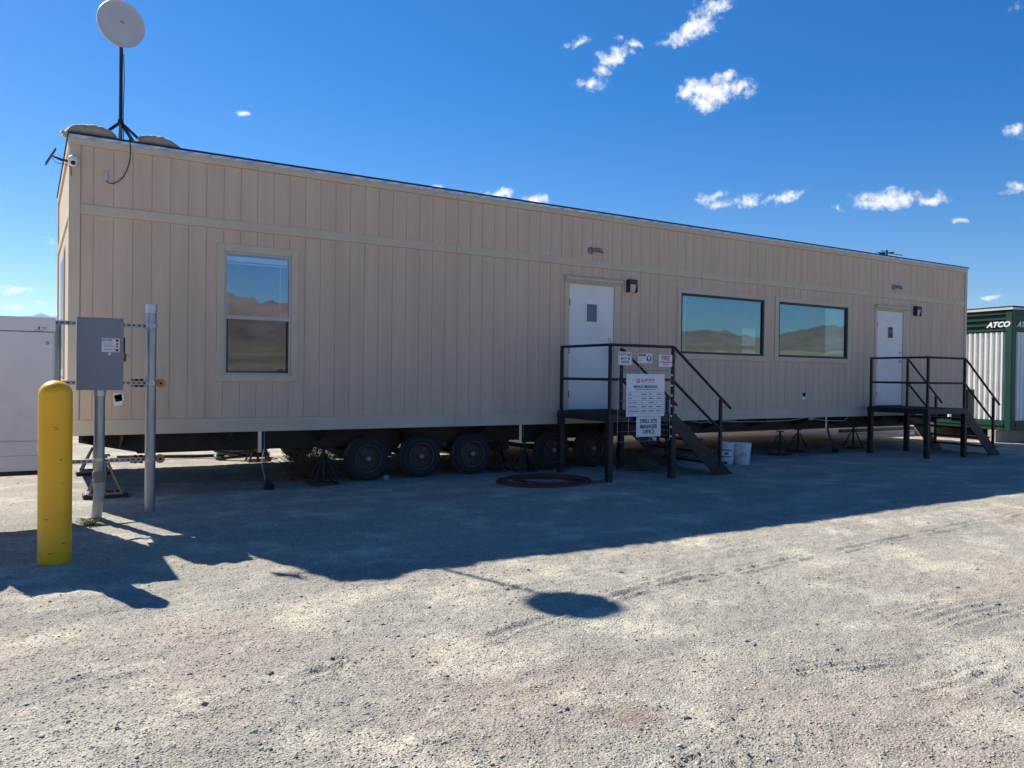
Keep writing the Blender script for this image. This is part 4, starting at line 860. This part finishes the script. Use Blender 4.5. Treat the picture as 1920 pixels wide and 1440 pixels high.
# ------------------------------------------------------------------ loose things on the ground
hp = []; r = random.Random(4); c0 = on(1020, 904, 2, 0); lat = Rt; fwd = Vector((Fw.x, Fw.y, 0)).normalized()
for k in range(0, 230):
    t = k/230; a = t*2*PI*5.6+.5; rad = .62+.05*math.sin(a*.37+1)-.26*((t*2.3) % 1)*(.6+.4*math.sin(a*.21))
    hp.append(c0+lat*(rad*1.0*math.cos(a)+.05*math.sin(t*9))+fwd*(rad*.80*math.sin(a)+.06*math.cos(t*7))+Vector((0, 0, .018+.022*(.5+.5*math.sin(a*1.31+t*3)))))
hp += [c0+lat*.66+fwd*(-.12)+Vector((0, 0, .03)), c0+lat*.80+fwd*(-.05)+Vector((0, 0, .03)), c0+lat*.86+fwd*(.10)+Vector((0, 0, .035))]
hz = thing('hose_coil', 'dark red rubber hose coiled on the shaded gravel', 'hose', (c0.x, c0.y, 0))
put('hose', MB().tube(hp, .016, 8), RED, hz, smooth=True)
put('hose_fitting', MB().tube([hp[-1], hp[-1]+Vector((.03, .06, .0))], .024, 10), GALVP, hz)
def bucket(u, v, label, lab):
    c = on(u, v, 2, 0); c = Vector((c.x, c.y, 0))+fwd*.13; o = thing('bucket', label, 'bucket', c, 'white plastic buckets by the stairs')
    put('tub', MB().lathe([(.118, .0), (.124, .01), (.138, .30), (.146, .302), (.146, .325), (.139, .327), (.140, .345), (.149, .347), (.149, .372), (.141, .374), (.134, .30), (.118, .02), (.001, .018)], c, 2, 36, cap=False), BUCK, o, smooth=True, sharp=35)
    hb = [c+Vector((.15*math.cos(a), .15*math.sin(a), .335-.0*a)) for a in np.linspace(-2.6, -.5, 12)]
    put('handle', MB().tube([p+Vector((0, 0, -.10*math.sin((i/11)*PI))) for i, p in enumerate(hb)], .0025, 5), GALV, o)
    if lab:
        n = 12; lm = MB(); am = math.atan2(O.y-c.y, O.x-c.x)
        def band(z0, z1, w, m, nm, off):
            b_ = MB(); vs = []
            for i in range(n+1):
                a = am-w+2*w*i/n
                for z in (z0, z1): rr_ = .124+(.138-.124)*z/.3+off; vs.append((c.x+rr_*math.cos(a), c.y+rr_*math.sin(a), z))
            b_.add(vs, [(2*i, 2*i+2, 2*i+3, 2*i+1) for i in range(n)]); put(nm, b_, m, o)
        band(.115, .265, .72, SIGNW, 'paper_label', .0012); band(.238, .256, .66, INKN, 'label_band', .002); band(.125, .14, .66, INKN, 'label_band', .002)
        band(.165, .21, .25, INKGR, 'label_emblem', .0021)
    return o
bucket(1366, 871, 'white plastic bucket with a blue-banded label beside the stair foot', True)
bucket(1396, 872, 'plain white plastic bucket, the right one of the two', False)
cc_ = Vector((2.78, 3.9, 0)); cb_ = thing('cable_coil', 'coiled thick black cable on sunlit gravel behind the trailer', 'cable coil', cc_)
cp = [cc_+Vector(((.42+.05*math.sin(a*.4))*math.cos(a), (.30+.05*math.cos(a*.3))*math.sin(a), .04+.13*(.5+.5*math.sin(a*.77)))) for a in np.linspace(0, 2*PI*7, 200)]
put('cable', MB().tube(cp, .021, 8), mat('glossy_black_cable', (.03, .03, .03), .25, 0, .1, 5, spec=.9), cb_, smooth=True)
tag(put('ground_cable', MB().tube([(.9, 4.6, .03), (1.5, 4.3, .04), (2.1, 4.2, .03), (2.5, 4.0, .05)], .03, 8), CABLE, None, loc=(.9, 4.6, 0), smooth=True), 'black cable lying on the gravel behind the trailer, leading to the coil', 'cable')
# second cabin hidden behind the trailer: only its base shows below the chassis
cb2 = thing('site_cabin', 'beige cabin standing behind the trailer, glimpsed only beneath its chassis', 'cabin', (14, 8.0, 0))
put('wall', MB().box(5.3, 23.0, 6.4, 9.6, .42, 3.5), TRIM, cb2); put('skirting', MB().box(5.28, 23.02, 6.37, 9.62, .16, .419), TANP, cb2)
put('roof', MB().box(5.2, 23.1, 6.3, 9.7, 3.501, 3.6), ROOFM, cb2)
for x in (5.5, 9.9, 14.3, 18.7, 22.4):
    put('block_pier', MB().box(x, x+.4, 6.6, 7.0, -.03, .1595), PVCD, cb2); put('block_pier', MB().box(x, x+.4, 9.0, 9.4, -.03, .1595), PVCD, cb2)
tag(put('pipe', MB().tube([(1.3, 7.2, .12), (4.1, 6.9, .12)], .11, 14), TANP, None, loc=(1.3, 7.2, 0), smooth=True), 'tan pipe lying on the sunlit ground beyond the coiled cable', 'pipe')
def heap(x, y, w, h, seed, label, m):
    r = random.Random(seed); nr, na = 9, 26; vs = [(x, y, h)]; fs = []
    for i in range(1, nr+1):
        for k in range(na):
            a = 2*PI*k/na; t = i/nr; rr_ = w/2*t*(1+.18*math.sin(3*a+seed)+.1*r.uniform(-1, 1)); vs.append((x+rr_*math.cos(a), y+rr_*.6*math.sin(a), h*(1-t)**.8*(1+.3*r.uniform(-1, 1))-(.2 if i == nr else 0)))
    fs += [(0, 1+k, 1+(k+1) % na) for k in range(na)]+[(1+(i-1)*na+k, 1+i*na+k, 1+i*na+(k+1) % na, 1+(i-1)*na+(k+1) % na) for i in range(1, nr) for k in range(na)]
    tag(put('rubble_heap', MB().add(vs, fs), m, None, loc=(x, y, 0)), label, 'rubble heap', 'rubble heaps behind the viewpoint, mirrored in the left window')
HP1 = mat('dark_rubble', (.06, .055, .05), .95, 0, .4, 2); HP2 = mat('pale_rubble', (.20, .18, .155), .95, 0, .35, 1.5)
for i, (azd, R_, w_, h_, m_) in enumerate([(168.6, 58, 5, 1.5, HP1), (167.6, 66, 6, 2.1, HP2), (166.3, 60, 6.5, 1.6, HP1), (165.2, 64, 5, 2.3, HP2), (164.2, 57, 4, 1.9, HP1), (163.2, 66, 5, 2.2, HP2), (169.8, 64, 6, 2.0, HP2)]):
    heap(2+R_*math.sin(math.radians(azd)), R_*math.cos(math.radians(azd)), w_*1.2, h_*.82, i+1, ['dark low rubble heap', 'pale rubble heap', 'wide dark rubble heap', 'tall pale rubble heap', 'small dark rubble heap', 'pale rubble heap farthest right in the glass', 'pale rubble heap farthest left in the glass'][i]+' mirrored in the lower left window pane', m_)
rk_ = on(724, 899, 2, 0)
tag(put('stone', MB().lathe([(.01, -.01), (.035, .0), (.045, .03), (.03, .06), (.005, .07)], (rk_.x, rk_.y, 0), 2, 7), mat('pale_stone', (.42, .36, .33), .9), None, loc=(rk_.x, rk_.y, 0)), 'pale fist-sized stone beside the foot of the first wheel', 'stone')

# ------------------------------------------------------------------ green and white container at the right
KX, KY = 20.0, -.18; KL, KW, K0, K1 = 6.0, 2.9, .30, 3.26
kt = thing('container_office', 'green and white corrugated container cabin at the right edge', 'container', (KX, KY, 0))
fwid = .17
for x in (KX, KX+KL-fwid):
    for y in (KY, KY+KW-fwid): put('corner_post', MB().box(x, x+fwid, y, y+fwid, K0, K1), GREEN, kt, bevel=.008)
put('roof_edge', MB().box(KX-.03, KX+KL+.03, KY-.03, KY+KW+.03, K1+.001, K1+.05), mat('pale_roof_edge', (.6, .6, .58), .5), kt)
put('roof_cap', MB().box(KX-.02, KX+KL+.02, KY-.02, KY+KW+.02, K1+.0505, K1+.09), ROOFM, kt)
put('core', MB().box(KX+.07, KX+KL-.07, KY+.07, KY+KW-.07, K0+.02, K1-.005), CORR, kt)
zt_ = on(1893, 622, 0, KX).z; zb_ = on(1893, 789, 0, KX).z
# end face (x = KX): header of three green ribs, corrugated panel, sill ribs
def face(is_end):
    A0, A1 = (KY+fwid, KY+KW-fwid) if is_end else (KX+fwid, KX+KL-fwid)
    def bx_(a0, a1, d0, d1, z0, z1, m, nm, bev=.0):
        if is_end: put(nm, MB().box(KX+d0, KX+d1, a0, a1, z0, z1), m, kt, bevel=bev)
        else: put(nm, MB().box(a0, a1, KY+d0, KY+d1, z0, z1), m, kt, bevel=bev)
    bx_(A0, A1, .045, .069, zt_, K1-.001, GREEN, 'header_panel')
    hz_ = (K1-zt_)/4
    for k in range(4): bx_(A0, A1, .004, .0448, zt_+.02+k*hz_, zt_+.02+k*hz_+hz_*.42, GREEN, 'header_rib', .01)
    bx_(A0, A1, .002, .069, K0, zb_-.002, GREEN, 'sill_beam', .012)
    bx_(A0, A1, -.02, .0015, K0+.10, K0+.17, GREEN, 'sill_rib', .01)
    per = .142; n = int((A1-A0)/per); 
    for k in range(n):
        a = A0+k*per; poly = [(a, .068), (a, .045), (a+.045, .045), (a+.065, .006), (a+.105, .006), (a+.125, .045), (a+per-.001, .045), (a+per-.001, .068)]
        vs = []
        for z in (zb_, zt_-.002):
            for p, d in poly: vs.append((KX+d, p, z) if is_end else (p, KY+d, z))
        m_ = len(poly); put('corrugated_panel', MB().add(vs, [tuple(range(m_)), tuple(range(2*m_-1, m_-1, -1))]+[(i, i+m_, (i+1) % m_+m_, (i+1) % m_) for i in range(m_)]), CORR, kt)
face(True); face(False)
for y in (KY+.3, KY+KW-.5): put('skid', MB().box(KX-.1, KX+KL, y, y+.2, -.02, K0-.002), TANP, kt)
tl = on(1869, 609, 0, KX)
text('ATCO', .18, (KX-.0, tl.y, tl.z), SIGNW, kt, rot=(PI/2, 0, -PI/2), shear=.3, bold=.008, sx=1.15)
text('ATCO', .18, (KX+.48, KY-.001, tl.z-.0), SIGNW, kt, rot=(PI/2, 0, 0), shear=.3, bold=.008, sx=1.15)
kt.rotation_euler = (0, 0, math.radians(-8))
pb = on(1816, 752, 0, 19.6)
tag(put('utility_box', MB().box(19.2, 19.5, pb.y-.2, pb.y+.2, .5, 1.30), mat('dull_green_box', (.07, .09, .08), .6), None, loc=(19.3, pb.y, .5), bevel=.01), 'dark grey-green box between the trailer end and the container', 'utility box')
tag(put('pipe', MB().tube([(18.6, 3.1, .28), (20.6, 2.8, .28)], .055, 12), WHITE, None, loc=(18.6, 3.1, .2), smooth=True), 'white pipe low behind the right-hand stairs', 'pipe')
tag(put('timber_block', MB().box(19.1, 19.35, 1.3, 1.5, .0, .42), TANP, None, loc=(19.2, 1.4, 0), bevel=.01), 'tan block standing beside the container corner', 'block')
tag(put('steel_rail', MB().box(18.5, 25, 3.4, 3.5, .05, .14), BLACKP, None, loc=(18.5, 3.4, 0)), 'black rail lying on the ground under the white pipe', 'rail')

# ------------------------------------------------------------------ air
HAZE = True
if HAZE:
    hm = bpy.data.materials.new('pale_air'); hm.use_nodes = True; hn = hm.node_tree; hn.nodes.clear()
    ho = hn.nodes.new('ShaderNodeOutputMaterial'); pv = hn.nodes.new('ShaderNodeVolumePrincipled'); pv.inputs['Density'].default_value = 2e-5; pv.inputs['Color'].default_value = (.45, .70, 1, 1); pv.inputs['Anisotropy'].default_value = .3
    hn.links.new(pv.outputs[0], ho.inputs['Volume'])
    tag(put('haze', MB().box(-24000, 24000, -24000, 24000, -200, 1900), hm, None), kind='stuff')
